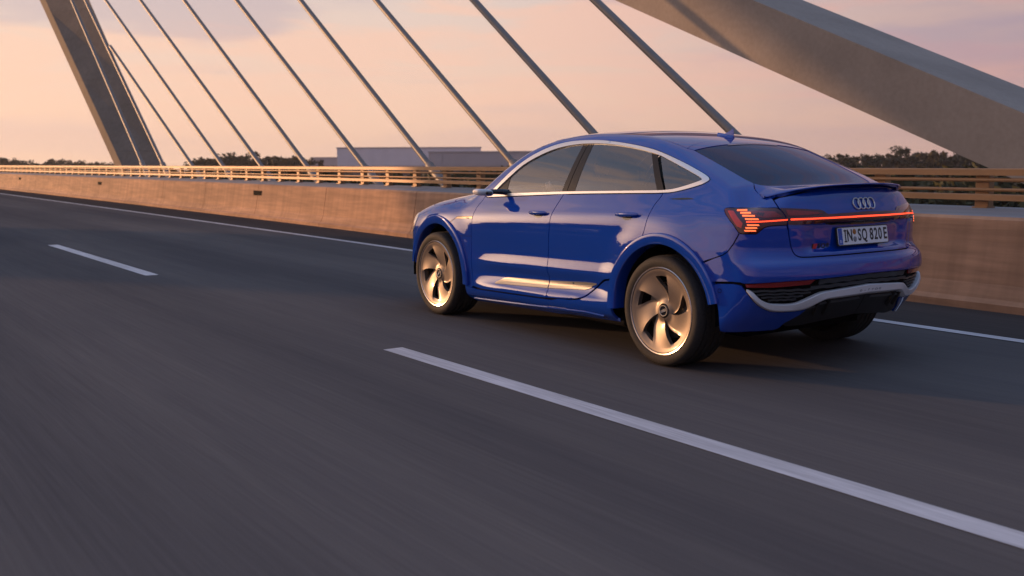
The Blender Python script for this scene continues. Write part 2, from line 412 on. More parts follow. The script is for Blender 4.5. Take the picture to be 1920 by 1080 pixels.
# lower profile: (z at x=1.27, dy at mid doors, dy at the wheels)
_LOW = np.array([(.20, -.075, -.075), (.238, -.030, -.035), (.262, .000, -.010), (.30, .020, .006), (.345, .027, .012), (.362, .026, .012),
                 (.395, .008, .011), (.45, -.012, .011), (.485, -.010, .011), (.52, .003, .012), (.548, .013, .012), (.572, .014, .012),
                 (.60, .009, .011), (.64, .003, .010), (.74, .0055, .008), (.85, .0055, .007)])
_door = hermite([-.4, .30, .62, 1.0, 1.9, 2.15, 2.36, 3.2], [0, 0, .75, 1, 1, .6, 0, 0])
_haunch = hermite([-1.1, -.7, -.3, .2, .9, 3.9], [1, 1, .75, .25, 0, 0])
def side_y(x, z):
    x = np.asarray(x, float); z = np.asarray(z, float)
    W = _W(x); cz = _crz(x); bz = _blz(x); dm = np.clip(_door(x), 0, 1); hn = np.clip(_haunch(x), 0, 1)
    sh = -.022 * (x - 1.27)
    zk = [l[0] + sh for l in _LOW]; yk = [W + l[1] * dm + l[2] * (1 - dm) for l in _LOW]
    zk += [cz - .018, cz + .006, cz + .07, bz]
    yk += [W + .001, W - .004, W - .030 - .006 * hn, W - .074 - .016 * hn]
    tw = W - .074 - .016 * hn
    for dz, dy in ((.10, .043), (.20, .093), (.30, .149), (.40, .212), (.52, .30)):
        zk.append(bz + dz); yk.append(tw - dy * (1 + .12 * hn))
    zk = np.stack(np.broadcast_arrays(*zk), -1); yk = np.stack(np.broadcast_arrays(*yk), -1)
    h = np.diff(zk, axis=-1); d = np.diff(yk, axis=-1) / h
    m = np.empty_like(yk)
    m[..., 1:-1] = (d[..., :-1] * h[..., 1:] + d[..., 1:] * h[..., :-1]) / (h[..., :-1] + h[..., 1:])
    m[..., 0] = d[..., 0]; m[..., -1] = d[..., -1]
    zc = np.clip(z, zk[..., 0], zk[..., -1])
    i = np.clip((zk <= zc[..., None]).sum(-1) - 1, 0, zk.shape[-1] - 2)
    g = lambda a: np.take_along_axis(a, i[..., None], -1)[..., 0]
    z0 = g(zk); hh = g(h); t = (zc - z0) / hh; t2 = t*t; t3 = t2*t
    y0 = g(yk); y1 = np.take_along_axis(yk, i[..., None] + 1, -1)[..., 0]
    m0 = g(m); m1 = np.take_along_axis(m, i[..., None] + 1, -1)[..., 0]
    r = (2*t3-3*t2+1)*y0 + (t3-2*t2+t)*hh*m0 + (-2*t3+3*t2)*y1 + (t3-t2)*hh*m1
    r = r + (z - zc) * np.where(z < zk[..., 0], m[..., 0], m[..., -1])
    r = r + .085 * np.clip(cz - z, 0, .20) * (1 - sstep(-.22, .22, x))     # haunch leans out over the rear wheel
    # blisters over the wheels
    for cx in (0.0, WB):
        rr = np.sqrt((x - cx) ** 2 + (z - WH) ** 2)
        up = sstep(.30, .55, z)
        r = r + .014 * (1 - sstep(.50, .70, rr)) * up
    return r
_zc = hermite([-1.1, -.9, -.8, -.70, -.60, -.52, -.40, -.15, .09, .30, .5, .8, 1.0, 1.2, 1.5, 1.75, 1.97, 2.23, 2.48, 2.66, 2.74, 2.86, 3.0, 3.4, 3.66, 3.80, 3.88, 3.95],
              [1.185, 1.205, 1.208, 1.212, 1.226, 1.256, 1.309, 1.413, 1.502, 1.552, 1.584, 1.614, 1.623, 1.624, 1.608, 1.577, 1.515, 1.390, 1.238, 1.146, 1.132, 1.132, 1.118, 1.038, .940, .860, .78, .70])
def top_z(x, y):
    fr = sstep(.9, 1.6, x); re = 1 - sstep(.0, .6, x)
    nose = sstep(2.5, 3.2, x)
    s = .19 * fr * (1 - .6 * nose) - .17 * re
    c = (.085 - .045 * (1 - sstep(.3, .9, x))) * (1 - sstep(2.3, 2.8, x)) * sstep(-.62, -.1, x) + .125 * sstep(2.3, 2.8, x) + .05 * (1 - sstep(-.62, -.1, x))
    return _zc(x + s * y * y) - c * y * y - .06 * y**4 * sstep(-.5, .1, x) * (1 - sstep(2.3, 2.8, x)) - (.085 * sstep(.56, .76, np.abs(y)) + .25 * np.maximum(np.abs(y) - .7, 0)) * (1 - sstep(-.62, -.45, x))
_xr = hermite([.18, .25, .32, .42, .50, .55, .60, .655, .70, .745, .765, .80, .90, 1.0, 1.06, 1.12, 1.17, 1.22, 1.3],
              [-.66, -.74, -.80, -.875, -.915, -.930, -.938, -.955, -.950, -.937, -.920, -.908, -.905, -.900, -.886, -.862, -.846, -.850, -.855])
def rear_x(y, z):
    ay = np.abs(y)
    k = .332 - .05 * sstep(.85, .70, z) if False else .332 - .05 * (1 - sstep(.70, .85, z))
    r = _xr(z) + k * ay ** 2.37
    # number plate recess: sloping cheeks, open at the top under the lamp bar
    rec = (1 - sstep(.40 + .12 * (z - .8), .56 + .12 * (z - .8), ay)) * sstep(.795, .835, z) * (1 - sstep(.985, 1.005, z))
    return r + .038 * rec
_xf = hermite([.18, .25, .4, .6, .8, .9, 1.0], [3.70, 3.76, 3.81, 3.84, 3.825, 3.79, 3.72])
def front_x(y, z):
    ay = np.abs(y)
    return _xf(z) - .30 * ay ** 2.5 - .25 * ay ** 8
def smax(a, b, k):
    h = np.maximum(k - np.abs(a - b), 0)
    return np.maximum(a, b) + h * h / (4 * k)
def FB(x, y, z):
    ay = np.abs(y)
    s = ay - side_y(x, z)
    dz = (_zc(x + .01) - _zc(x - .01)) / .02
    t = (z - top_z(x, y)) / np.sqrt(1 + dz * dz)
    r = rear_x(y, z) - x
    f = x - front_x(y, z)
    tilt = 1 / np.sqrt(1 + np.clip((z - 1.1) * 8, 0, .62) ** 2)
    v = smax(s * tilt, t, .05 + .05 * sstep(2.4, 2.9, x))
    v = smax(v, r, .075)
    return smax(v, f, .10)
def cast(O, D, tmax=2.6, n=160):
    """first hit of rays (N,3) with the body"""
    O = np.asarray(O, float); D = np.asarray(D, float)
    D = D / np.linalg.norm(D, axis=-1, keepdims=True)
    N = len(O); lo = np.zeros(N); hi = np.full(N, np.nan)
    prev = np.zeros(N)
    for i in range(1, n + 1):
        t = tmax * i / n
        P = O + D * t
        v = FB(P[:, 0], P[:, 1], P[:, 2])
        hit = np.isnan(hi) & (v < 0)
        hi[hit] = t; lo[hit] = prev[hit]
        prev[:] = t
    ok = ~np.isnan(hi); hi2 = np.where(ok, hi, tmax); lo = np.where(ok, lo, tmax)
    for _ in range(20):
        mid = (lo + hi2) / 2; P = O + D * mid[:, None]
        ins = FB(P[:, 0], P[:, 1], P[:, 2]) < 0
        hi2 = np.where(ins, mid, hi2); lo = np.where(ins, lo, mid)
    return O + D * ((lo + hi2) / 2)[:, None], ok
def grad(P, e=.004):
    x, y, z = P[:, 0], P[:, 1], P[:, 2]
    g = np.stack([FB(x+e, y, z) - FB(x-e, y, z), FB(x, y+e, z) - FB(x, y-e, z), FB(x, y, z+e) - FB(x, y, z-e)], -1)
    return g / np.linalg.norm(g, axis=-1, keepdims=True)
# wrap-around coordinate s: x along the side, an arc round the rear corner, y across the tail
SX, SY, SR = -.35, .30, .62
S1 = SX - SR * math.pi / 2
def s_ray(s):
    s = np.asarray(s, float)
    th = np.clip((SX - s) / SR, 0, math.pi / 2)
    base = np.stack([np.where(s > SX, s, SX), np.where(s < S1, SY - (S1 - s), SY)], -1)
    d = np.stack([-np.sin(th), np.cos(th)], -1)
    return base, d
def on_body(sz):
    """(s, z) -> points on the body"""
    sz = np.asarray(sz, float)
    b, d = s_ray(sz[:, 0])
    O = np.concatenate([b + d * 1.3, sz[:, 1:2]], 1)
    D = np.concatenate([-d, np.zeros((len(sz), 1))], 1)
    return cast(O, D, 1.6, 48)[0]
def s_of(P):
    x, y = P[..., 0], np.abs(P[..., 1]) if False else P[..., 1]
    th = np.arctan2(-(x - SX), y - SY)
    return np.where(x > SX, x, np.where(y < SY, S1 - (SY - y), SX - SR * th))
def on_top(xy):
    xy = np.asarray(xy, float)
    O = np.concatenate([xy, np.full((len(xy), 1), 2.0)], 1)
    return cast(O, np.tile([0, 0, -1.], (len(xy), 1)), 1.9, 60)[0]
# ================================================================ the bridge deck
off_r = hermite([-80, -2, 1, 5, 11.2, 16, 22.5, 60, 300], [0, 0, -.03, -.13, -.305, -.42, -.50, -.50, -.50])   # the carriageway widens a little ahead
edge_r = hermite([-80, -2, 1, 5, 9, 18, 48, 300], [-1.86, -1.87, -1.90, -2.05, -2.17, -2.235, -2.26, -2.26])
XS = np.unique(np.concatenate([np.linspace(-70, -4, 12), np.linspace(-4, 30, 60), np.linspace(30, 300, 40)]))

mb = MB(); V = []; F = []
ys = np.linspace(-5.0, 16.0, 8)
for i, x in enumerate(XS):
    for y in ys: V.append((x, y, 0.0))
n = len(ys)
for i in range(len(XS) - 1):
    for k in range(n - 1): F.append((i * n + k, (i + 1) * n + k, (i + 1) * n + k + 1, i * n + k + 1))
road = tag(mesh_obj('road', V, F, 'road', None, False), kind='structure')

def strip(name, xs, yc, w, z, mat, parent):
    V = []; F = []
    for x in xs:
        V += [(x, yc(x) - w / 2, z), (x, yc(x) + w / 2, z)]
    for i in range(len(xs) - 1): F.append((2 * i, 2 * i + 2, 2 * i + 3, 2 * i + 1))
    return mesh_obj(name, V, F, mat, parent, False)
V = []; F = []
for x in XS: V += [(x, -5.0, .003), (x, float(edge_r(x)) - .085, .003)]
for i in range(len(XS) - 1): F.append((2 * i, 2 * i + 2, 2 * i + 3, 2 * i + 1))
tag(mesh_obj('road_shoulder', V, F, 'shoulder', None, False), kind='structure')
strip('edge_line', XS, lambda x: float(edge_r(x)) - .01, .125, .006, 'marking', road)
for k in range(-3, 18):
    x0 = -4.25 + 12.1 * k
    xs = np.linspace(x0, x0 + 5.9, 5)
    strip('lane_dash', xs, lambda x: 2.115, .16, .004, 'marking', road)
    if k > -2: strip('lane_dash', xs + 5.0, lambda x: 6.3, .16, .004, 'marking', road)
strip('edge_line', XS, lambda x: 10.6, .125, .004, 'marking', road)

# right hand concrete parapet, cast in lengths of 16.3 m
par = tag(empty('concrete_parapet', (0, -3.2, 0)), 'low tan concrete parapet along the right road edge behind the blue car', 'wall')
PROF = [(0, -.05), (.0, .07), (-.05, .11), (-.105, .24), (-.17, .62), (-.20, .825), (-.235, .853)]
CAPP = [(-.235, .853), (-.26, .862), (-.50, .915), (-.86, .915), (-.88, .89), (-.88, -.3)]
def sweep(xs, prof, base, name, mat, parent, ends=True, ly=0.0):
    V = []; F = []; m = len(prof)
    for x in xs:
        b = base(x)
        for dy, z in prof: V.append((x, b + dy - ly, z))
    for i in range(len(xs) - 1):
        for k in range(m - 1): F.append((i * m + k, i * m + k + 1, (i + 1) * m + k + 1, (i + 1) * m + k))
    if ends: F.append(tuple(range(m))); F.append(tuple((len(xs) - 1) * m + k for k in range(m))[::-1])
    o = mesh_obj(name, V, F, mat, parent, False); fix_normals(o); return o
base_r = lambda x: -3.15 + float(off_r(x))
SEG = 16.3
LEN = SEG / 4
for k in range(-12, 60):
    a = 19.46 - SEG / 2 + LEN * k; b = a + LEN
    xs = np.linspace(a + .009, b - .009, 6 if -6 <= k <= 8 else 3)
    sweep(xs, PROF + [(-.24, -.05)], base_r, 'parapet_length', 'barrier', par, ly=-3.2)
    sweep(xs, CAPP, base_r, 'parapet_cap', 'barrier_cap', par, ly=-3.2)
for k in range(-1, 9):
    xm = 19.46 + SEG * (k - 1)
    y = base_r(xm) - .163 + 3.2
    MB().box(xm - .26, xm + .26, y - .05, y + .006, .575, .69).obj('drain_slot_shade', 'gap', par, False)  # black block on the face stands in for shade inside the drain opening

# steel railing on the parapet
rl = tag(empty('steel_railing', (0, -3.75, .915)), 'four-bar painted steel railing standing on the right parapet', 'railing')
rail_y = lambda x: base_r(x) - .52
for z, r, q in ((1.262, .034, 0), (1.185, .019, 0), (1.092, .017, 0), (1.020, .030, 0)):
    xs = XS[(XS > -30) & (XS < 290)]
    if r > .025:
        V = []; F = []
        prof = [(.030, -r), (.030, r * .7), (.022, r), (-.022, r), (-.030, r * .7), (-.030, -r)]
        m = len(prof)
        for x in xs:
            for dy, dz in prof: V.append((x, rail_y(x) + dy + 3.75, z + dz - .915))
        for i in range(len(xs) - 1):
            for k in range(m): F.append((i * m + k, i * m + (k + 1) % m, (i + 1) * m + (k + 1) % m, (i + 1) * m + k))
        fix_normals(mesh_obj('rail', V, F, 'rail', rl, False))
    else:
        MB().tube([(x, rail_y(x) + 3.75, z - .915) for x in xs], r, 10, False).obj('rail', 'rail', rl)
post_me = None
k = -14
while True:
    x = 8.563 + 1.1545 * k
    if x > 150: break
    if post_me is None:
        o = MB().box(-.07, .07, -.13, -.034, 0, .36, .006).box(-.075, .075, -.15, -.0, 0, .012).obj('post', 'rail', rl, False)
        post_me = o.data
    else:
        o = link(bpy.data.objects.new('post', post_me), rl)
    o.location = (x, rail_y(x) + 3.75, 0)
    k += 1

# outer edge of the deck, where the stays are anchored
V = []; F = []
tag(MB().box(-70, 300, -7.6, -4.95, -.9, -.06).obj('deck_edge', 'deck', None, False), kind='structure')
tag(MB().box(-70, 300, 15.0, 18.0, -.9, -.06).obj('deck_edge', 'deck', None, False), kind='structure')
# parapet on the far left of the carriageway
lp = tag(empty('concrete_parapet', (0, 15.4, 0)), 'low concrete parapet across the lanes on the left road edge', 'wall')
for k in range(-3, 12):
    a = -30 + SEG * k
    o = MB().box(a, a + SEG - .03, 0, .55, -.3, .86, .03).obj('parapet_length', 'barrier', lp, False)

# ---------------------------------------------------------------- pylon, inclined leg and stays
py = tag(empty('leaning_pylon', (49, -9, 0)), 'leaning concrete pylon rising behind the railing at the left', 'pylon')
def slab(name, poly, y0, y1, bev, mat, parent, origin):
    """polygon in x,z given thickness in y, with a chamfer on the face edges"""
    P = np.array(poly, float); c = P.mean(0); n = len(P)
    def inset(d):
        e = np.roll(P, -1, 0) - P; e /= np.linalg.norm(e, axis=1, keepdims=True)
        nn = np.stack([e[:, 1], -e[:, 0]], -1)
        area = .5 * np.sum(P[:, 0] * np.roll(P[:, 1], -1) - np.roll(P[:, 0], -1) * P[:, 1])
        if area > 0: nn = -nn
        q = []
        for i in range(n):
            a, b = nn[i - 1], nn[i]; s = (a + b); s /= max(1e-6, 1 + a @ b); q.append(P[i] + s * d)
        return np.array(q)
    rings = [(inset(bev), y0), (P, y0 - bev), (P, y1 + bev), (inset(bev), y1)]
    V = []; F = []
    for ring, y in rings: V += [(p[0] - origin[0], y - origin[1], p[1] - origin[2]) for p in ring]
    for k in range(3):
        for i in range(n): F.append((k * n + i, k * n + (i + 1) % n, (k + 1) * n + (i + 1) % n, (k + 1) * n + i))
    F += [tuple(range(n)), tuple(range(4 * n - 1, 3 * n - 1, -1))]
    return fix_normals(mesh_obj(name, V, F, mat, parent, False))
O1 = (49, -9, 0)
lx = lambda z: 48.74 + (z - 1.36) * 1.561
rx = lambda z: 47.29 + (z - 1.35) * 1.341
zs = [-9, 2.0, 6.0, 10.5, 16, 22, 30]
for z0, z1 in zip(zs[:-1], zs[1:]):
    V = []
    for z in (z0 + .004, z1 - .004):
        for x, y in ((rx(z), -9.6), (lx(z), -8.0), (lx(z) + 1.3, -7.98), (lx(z) + 5.0, -10.6), (rx(z) + 8.0, -11.3)): V.append((x - 49, y + 9, z))
    F = [(0, 1, 2, 3, 4), (9, 8, 7, 6, 5)] + [(i, (i + 1) % 5, 5 + (i + 1) % 5, 5 + i) for i in range(5)]
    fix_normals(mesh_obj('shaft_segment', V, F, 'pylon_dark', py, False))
shade_pylon = tag(empty('leaning_pylon', (52, 20, 0)), 'unseen leaning pylon added on the left side to shade the right parapet', 'pylon')  # out-of-view pylon, added and sized so its shadow covers the right parapet
for z0, z1 in zip(zs[:-1], zs[1:]):
    V = []
    for z in (z0 + .004, z1 - .004):
        for x, y in ((rx(z) - 5.0, 18.6), (lx(z) - 4.0, 18.2), (lx(z) - 1.5, 18.2), (lx(z) - 1.5, 23.2), (rx(z) - 4.5, 23.4)): V.append((x - 52, y - 20, z))
    F = [(0, 1, 2, 3, 4), (9, 8, 7, 6, 5)] + [(i, (i + 1) % 5, 5 + (i + 1) % 5, 5 + i) for i in range(5)]
    fix_normals(mesh_obj('shaft_segment', V, F, 'pylon', shade_pylon, False))
lg = tag(empty('inclined_leg', (2, -9, 0)), 'wide inclined concrete bridge leg crossing the sky at upper right', 'pylon')
O2 = (2, -9, 0)
low = lambda x: 1.339 + .4153 * (x - 3.665)
upp = lambda x: 2.044 + .4364 * (x - 2.951)
for a, b in ((-22, 60),):
    slab('leg_beam', [(a + .002, low(a)), (b - .002, low(b)), (b - .002, upp(b)), (a + .002, upp(a))], -9.0, -11.1, .006, 'pylon', lg, O2)
STAYS = [((40.037, 6.225), (30.211, 1.357), 'shortest stay cable meeting the pylon beside its right edge'),
         ((40.414, 8.158), (27.17, 1.354), 'second stay cable to the right of the leaning pylon'),
         ((35.351, 7.508), (23.891, 1.351), 'third stay cable to the right of the leaning pylon'),
         ((30.188, 6.846), (20.65, 1.348), 'fourth stay cable to the right of the leaning pylon'),
         ((25.303, 6.22), (17.272, 1.345), 'fifth stay cable, coming down left of the pale lilac hall'),
         ((20.644, 5.622), (14.168, 1.342), 'sixth stay cable, crossing the pale lilac hall'),
         ((16.414, 5.08), (11.078, 1.411), 'seventh stay cable, coming down just left of the car windscreen'),
         ((12.315, 4.554), (8.64, 1.882), 'eighth stay cable, meeting the front of the car roof line'),
         ((8.586, 4.076), (5.524, 1.855), 'thick tan stay cable ending behind the roof antenna'),
         ((45.998, 8.562), (36.155, 1.363), 'stay cable crossing the face of the leaning pylon on its left'),
         ((43.898, 8.605), (33.485, 1.36), 'stay cable running along the right edge of the leaning pylon')]
for (xa, za), (xb, zb), lab in STAYS:
    sl = (za - zb) / (xa - xb)
    z1 = 24.0 if xa > 14 else 16.0
    bot = (xb + (-.1 - zb) / sl, -5.6, -.1); top = (xb + (z1 - zb) / sl, -5.6, z1)
    d = Vector(top) - Vector(bot)
    if 'shortest' in lab: top = (xa, -5.6, za)
    e = tag(empty('stay_cable', bot), lab, 'cable', 'stay cables')
    t = Vector(top) - Vector(bot); u = t.normalized()
    MB().tube([(0, 0, 0), t * .5, t], .068, 14).obj('strand', 'cable', e)
    MB().tube([u * -.2, u * 2.55, u * 2.6], [.098, .098, .072], 14).obj('anchor_sleeve', 'cable', e)
    MB().box(-.32, .32, -.22, .22, -.08, .14, .02).obj('anchor_block', 'deck', e, False)

# ================================================================ land, halls and trees below the bridge
V = []; F = []
rings = [0, 30, 80, 160, 320, 640, 1000, 1500]; nseg = 48
for r in rings:
    for k in range(nseg):
        t = 2 * math.pi * k / nseg; V.append((r * math.cos(t), r * math.sin(t), -9.0))
for i in range(len(rings) - 1):
    for k in range(nseg): F.append((i * nseg + k, (i + 1) * nseg + k, (i + 1) * nseg + (k + 1) % nseg, i * nseg + (k + 1) % nseg))
tag(mesh_obj('ground', V, F, 'ground', None, False), kind='structure')
def far(az, d): return (-4.96 + d * math.cos(RAD(az)), 5.68 + d * math.sin(RAD(az)))
def hall(name, az, d, width, depth, top, mat, label, bays, parts):
    cx, cy = far(az, d)
    e = tag(empty(name, (cx, cy, -9)), label, 'building', 'industrial halls'); e.rotation_euler.z = RAD(az)
    H = top + 9
    # local: x away from the viewer, y across
    MB().box(0, depth, -width / 2, width / 2, 0, H).obj('wall', mat, e, False)
    MB().box(-.25, depth + .25, -width / 2 - .25, width / 2 + .25, H, H + .35).obj('parapet_cap', 'hall2', e, False)
    MB().box(-.06, -.003, -width / 2, width / 2, 0, 8.9).obj('plinth', 'hall_dark', e, False)
    for k in range(bays):
        y = -width / 2 + width * (k + .5) / bays
        MB().box(-.12, -.02, y - width / bays * .47, y + width / bays * .47, 9.1, H - .25).obj('cladding_panel', mat, e, False)
    for k in range(parts):
        y = -width / 2 + width * (k + .5) / parts
        w = MB().box(-.16, -.07, y - 1.5, y + 1.5, 6.0, 7.6).obj('window', 'hall_dark', e, False)
        MB().box(-.19, -.165, y - 1.35, y + 1.35, 6.1, 7.5).obj('pane', 'pane', w, False)
hall('industrial_hall', -29.5, 352, 49, 30, 6.05, 'hall', 'long pale lilac industrial hall on the horizon left of the car', 12, 6)
hall('industrial_hall', -34.0, 300, 36, 24, 4.05, 'hall2', 'lower plum-grey industrial hall beside the pale one, nearest the car', 9, 5)
hall('industrial_hall', -25.6, 420, 22, 20, 3.1, 'hall2', 'small grey flat-roofed hall between the trees and the pale hall', 5, 3)

rng = random.Random(7)
def tree_meshes(seed, h, spread, leaf, nclump, tall=False):
    r = random.Random(seed); tr = MB(); F = []; V = []
    tr.tube([(0, 0, 0), (.1, 0, h * .25), (-.1, .1, h * .5), (0, 0, h * .85)], [h * .024, h * .019, h * .013, h * .003], 8)
    cl = []
    for k in range(nclump):
        for _ in range(40):
            u = r.uniform(-1, 1); a = r.uniform(0, 2 * math.pi); rad = r.random() ** .45
            x = math.cos(a) * rad * spread * (1 - .35 * max(u, 0)) * r.uniform(.75, 1.15); y = math.sin(a) * rad * spread * (1 - .35 * max(u, 0)) * r.uniform(.75, 1.15)
            z = h * (.56 + .40 * u)
            if (x * x + y * y) / spread ** 2 + u * u < 1.25: break
        cl.append((x, y, z, r.uniform(.5, 1.15) * h * .10))
        if k % 3 == 0: tr.tube([(0, 0, h * r.uniform(.2, .5)), (x * .5, y * .5, z * .8), (x, y, z)], [h * .009, h * .006, h * .002], 5, False)
    for x, y, z, rr in cl:
        for _ in range(leaf):
            a = r.uniform(0, 2 * math.pi); u = r.uniform(-1, 1); q = rr * r.random() ** .4; s = math.sqrt(1 - u * u)
            c = Vector((x + q * s * math.cos(a), y + q * s * math.sin(a), z + q * u * .8))
            d = Vector((r.uniform(-1, 1), r.uniform(-1, 1), r.uniform(-1, 1))).normalized(); e = d.orthogonal().normalized(); f = d.cross(e)
            k = r.uniform(.22, .46); n0 = len(V)
            V += [c + e * k, c + f * k * .6, c - e * k, c - f * k * .6]; F.append((n0, n0 + 1, n0 + 2, n0 + 3))
    return tr, V, F
protos = []
for sd, h, sp, lf, nc, mt in ((1, 13, 4.8, 46, 62, 'leaf'), (2, 12, 5.4, 46, 62, 'leaf2'), (3, 14, 4.2, 46, 60, 'leaf'), (4, 10.5, 5.0, 46, 56, 'leaf2'), (5, 15, 3.0, 46, 56, 'leaf')):
    tr, V, F = tree_meshes(sd, h, sp, lf, nc)
    t0 = tr.obj('trunk', 'bark'); c0 = mesh_obj('crown', V, F, mt, None, False)
    protos.append((h, t0.data, c0.data)); bpy.data.objects.remove(t0); bpy.data.objects.remove(c0)
def tree(az, d, top, pk, label, group):
    x, y = far(az, d); h, tm, cm = protos[pk]
    e = tag(empty('broadleaf_tree', (x, y, -9)), label, 'tree', group)
    s = (top + 9) / (h * 1.09); w = s * rng.uniform(.95, 1.2); e.scale = (w, w, s); e.rotation_euler.z = rng.uniform(0, 6.28)
    link(bpy.data.objects.new('trunk', tm), e); link(bpy.data.objects.new('crown', cm), e)
# middle group between the stays (about 250 m off): tops drawn from the skyline
mid = [(-18.3, 3.0, 1), (-18.9, 3.5, 3), (-19.5, 4.6, 0), (-20.05, 5.0, 2), (-20.6, 4.9, 0), (-21.2, 3.9, 1), (-21.9, 3.8, 3), (-22.5, 3.7, 1), (-23.05, 3.6, 3), (-23.6, 3.9, 0), (-24.0, 3.5, 1)]
ORD = 'first second third fourth fifth sixth seventh eighth ninth tenth eleventh twelfth thirteenth fourteenth fifteenth sixteenth seventeenth eighteenth nineteenth twentieth twenty-first twenty-second twenty-third twenty-fourth'.split()
midlab = {3: 'tallest tree of the clump between the stays, left of the halls', 10: 'tree at the right end of the clump, nearest the pale hall', 0: 'small tree at the left end of the clump between the stays'}
for i, (az, top, pk) in enumerate(mid):
    tree(az, 250 + rng.uniform(-12, 12), top, pk, midlab.get(i, '%s tree from the left in the dark clump behind the stays' % ORD[i]), 'trees in the clump behind the stays')
for i in range(20):     # far left skyline
    az = -8.5 - i * .27
    top = 3.9 + .9 * math.sin(i * 1.3) * math.sin(i * .7) - (.05 * (i + 6) if i > 2 else 0) - (1.4 if i in (7, 8, 12, 16) else 0)
    tree(az, 330 + rng.uniform(-20, 20), top, i % 5, 'hazy tree on the far left skyline, %s from the picture edge' % ORD[i], 'trees on the far left skyline')
rt = [(-51.8, 3.2), (-52.5, 3.7), (-53.2, 3.5), (-53.9, 3.1), (-54.5, 3.4), (-55.0, 3.7), (-55.5, 4.1), (-55.95, 5.3), (-56.5, 3.3), (-57.0, 4.0), (-57.5, 3.3), (-58.0, 4.1), (-58.5, 3.5), (-59.1, 3.1), (-59.7, 3.3), (-60.2, 3.0), (-60.9, 2.9), (-61.6, 3.0)]
for i, (az, top) in enumerate(rt):
    tree(az, 235 + rng.uniform(-10, 10), top, 4 if i == 7 else i % 4, 'tall narrow tree standing above the right skyline' if i == 7 else '%s tree from the rear screen in the row beyond the right railing' % ORD[i], 'trees beyond the railing at right')
def woods(name, label, spots, size, hgt, dens, mat, seed):
    r = random.Random(seed); V = []; F = []
    for (x, y, z0, h, w) in spots:
        for _ in range(dens):
            u = r.random() ** .6; a = r.uniform(0, 6.283); q = r.random() ** .5 * w * (1.05 - .6 * u * u)
            c = Vector((x + q * math.cos(a), y + q * math.sin(a), z0 + h * u)); d = Vector((r.gauss(0, 1), r.gauss(0, 1), r.gauss(0, 1))).normalized()
            e = d.orthogonal().normalized(); f = d.cross(e); k = size * r.uniform(.6, 1.3); n0 = len(V)
            V += [c + e * k, c + f * k * .6, c - e * k, c - f * k * .6]; F.append((n0, n0 + 1, n0 + 2, n0 + 3))
    return tag(mesh_obj(name, V, F, mat, None, False), label, 'woodland', None, 'stuff')
sp = []
for i in range(150):     # scrub on the bank beside the bridge, seen only between the rails
    az = -7 - i * .40; d = rng.uniform(60, 95) if az < -14 else rng.uniform(95, 150); x, y = far(az, d); sp.append((x, y, -9, rng.uniform(8.2, 9.9), 5.0))
woods('bank_scrub', 'dark scrub on the bank, seen between the rails', sp, .42, 10, 330, 'leaf', 3)
sp = []
for i in range(130):     # woodland all round the valley outside the picture
    az = 5 + i * 2.2
    if az > 290: break
    x, y = far(az, rng.uniform(240, 330)); sp.append((x, y, -9, rng.uniform(10.5, 14.5), 9))
woods('valley_woods', 'far woodland along the valley', sp, 1.0, 12, 300, 'leaf2', 4)

# ================================================================ evening haze over the valley
hz = MB().box(-1520, 1520, -1520, 1520, -10.2, 34).obj('haze', 'gap', None, False)
hm = bpy.data.materials.new('haze_air'); hm.use_nodes = True; nt = hm.node_tree; nt.nodes.clear()
vo = nd(nt, 'ShaderNodeOutputMaterial'); pv = nd(nt, 'ShaderNodeVolumePrincipled')
pv.inputs['Color'].default_value = (.93, .90, .90, 1); pv.inputs['Density'].default_value = .00028; pv.inputs['Anisotropy'].default_value = .35
nt.links.new(pv.outputs[0], vo.inputs['Volume'])
hz.data.materials.clear(); hz.data.materials.append(hm)
tag(hz, 'thin evening haze over the valley', 'haze', None, 'stuff')
# ================================================================ the car
PY, PZ, PK = .20, .90, .75
def on_polar(q):
    q = np.asarray(q, float); ph = q[:, 1] / PK
    D = np.stack([np.zeros(len(q)), np.cos(ph), np.sin(ph)], -1)
    O = np.stack([q[:, 0], np.full(len(q), PY), np.full(len(q), PZ)], -1) + D * 1.5
    return cast(O, -D, 1.5, 48)[0]
def on_front(q):
    q = np.asarray(q, float)
    O = np.stack([np.full(len(q), 4.4), q[:, 0], q[:, 1]], -1)
    return cast(O, np.tile([-1., 0, 0], (len(q), 1)), 2.0, 60)[0]
DOM = {'S': on_body, 'T': on_top, 'P': on_polar, 'F': on_front}
def to_polar(P):
    P = np.asarray(P, float); return np.stack([P[:, 0], np.arctan2(P[:, 2] - PZ, P[:, 1] - PY) * PK], -1)
def smooth_loop(pts, n=4, closed=False):
    """Catmull-Rom through the points (open)"""
    P = np.asarray(pts, float); out = []
    Q = np.vstack([2 * P[0] - P[1], P, 2 * P[-1] - P[-2]])
    for i in range(1, len(Q) - 2):
        p0, p1, p2, p3 = Q[i-1], Q[i], Q[i+1], Q[i+2]
        for k in range(n):
            t = k / n
            out.append(.5 * ((2*p1) + (-p0 + p2)*t + (2*p0 - 5*p1 + 4*p2 - p3)*t*t + (-p0 + 3*p1 - 3*p2 + p3)*t**3))
    out.append(P[-1]); return np.array(out)
def resample(P, h):
    P = np.asarray(P, float); out = []
    for i in range(len(P)):
        a, b = P[i], P[(i + 1) % len(P)]; L = np.linalg.norm(b - a)
        if L < 1e-6: continue
        n = max(1, int(math.ceil(L / h)))
        for k in range(n): out.append(a + (b - a) * k / n)
    return np.array(out)
def poly_area(P): return .5 * np.sum(P[:, 0] * np.roll(P[:, 1], -1) - np.roll(P[:, 0], -1) * P[:, 1])
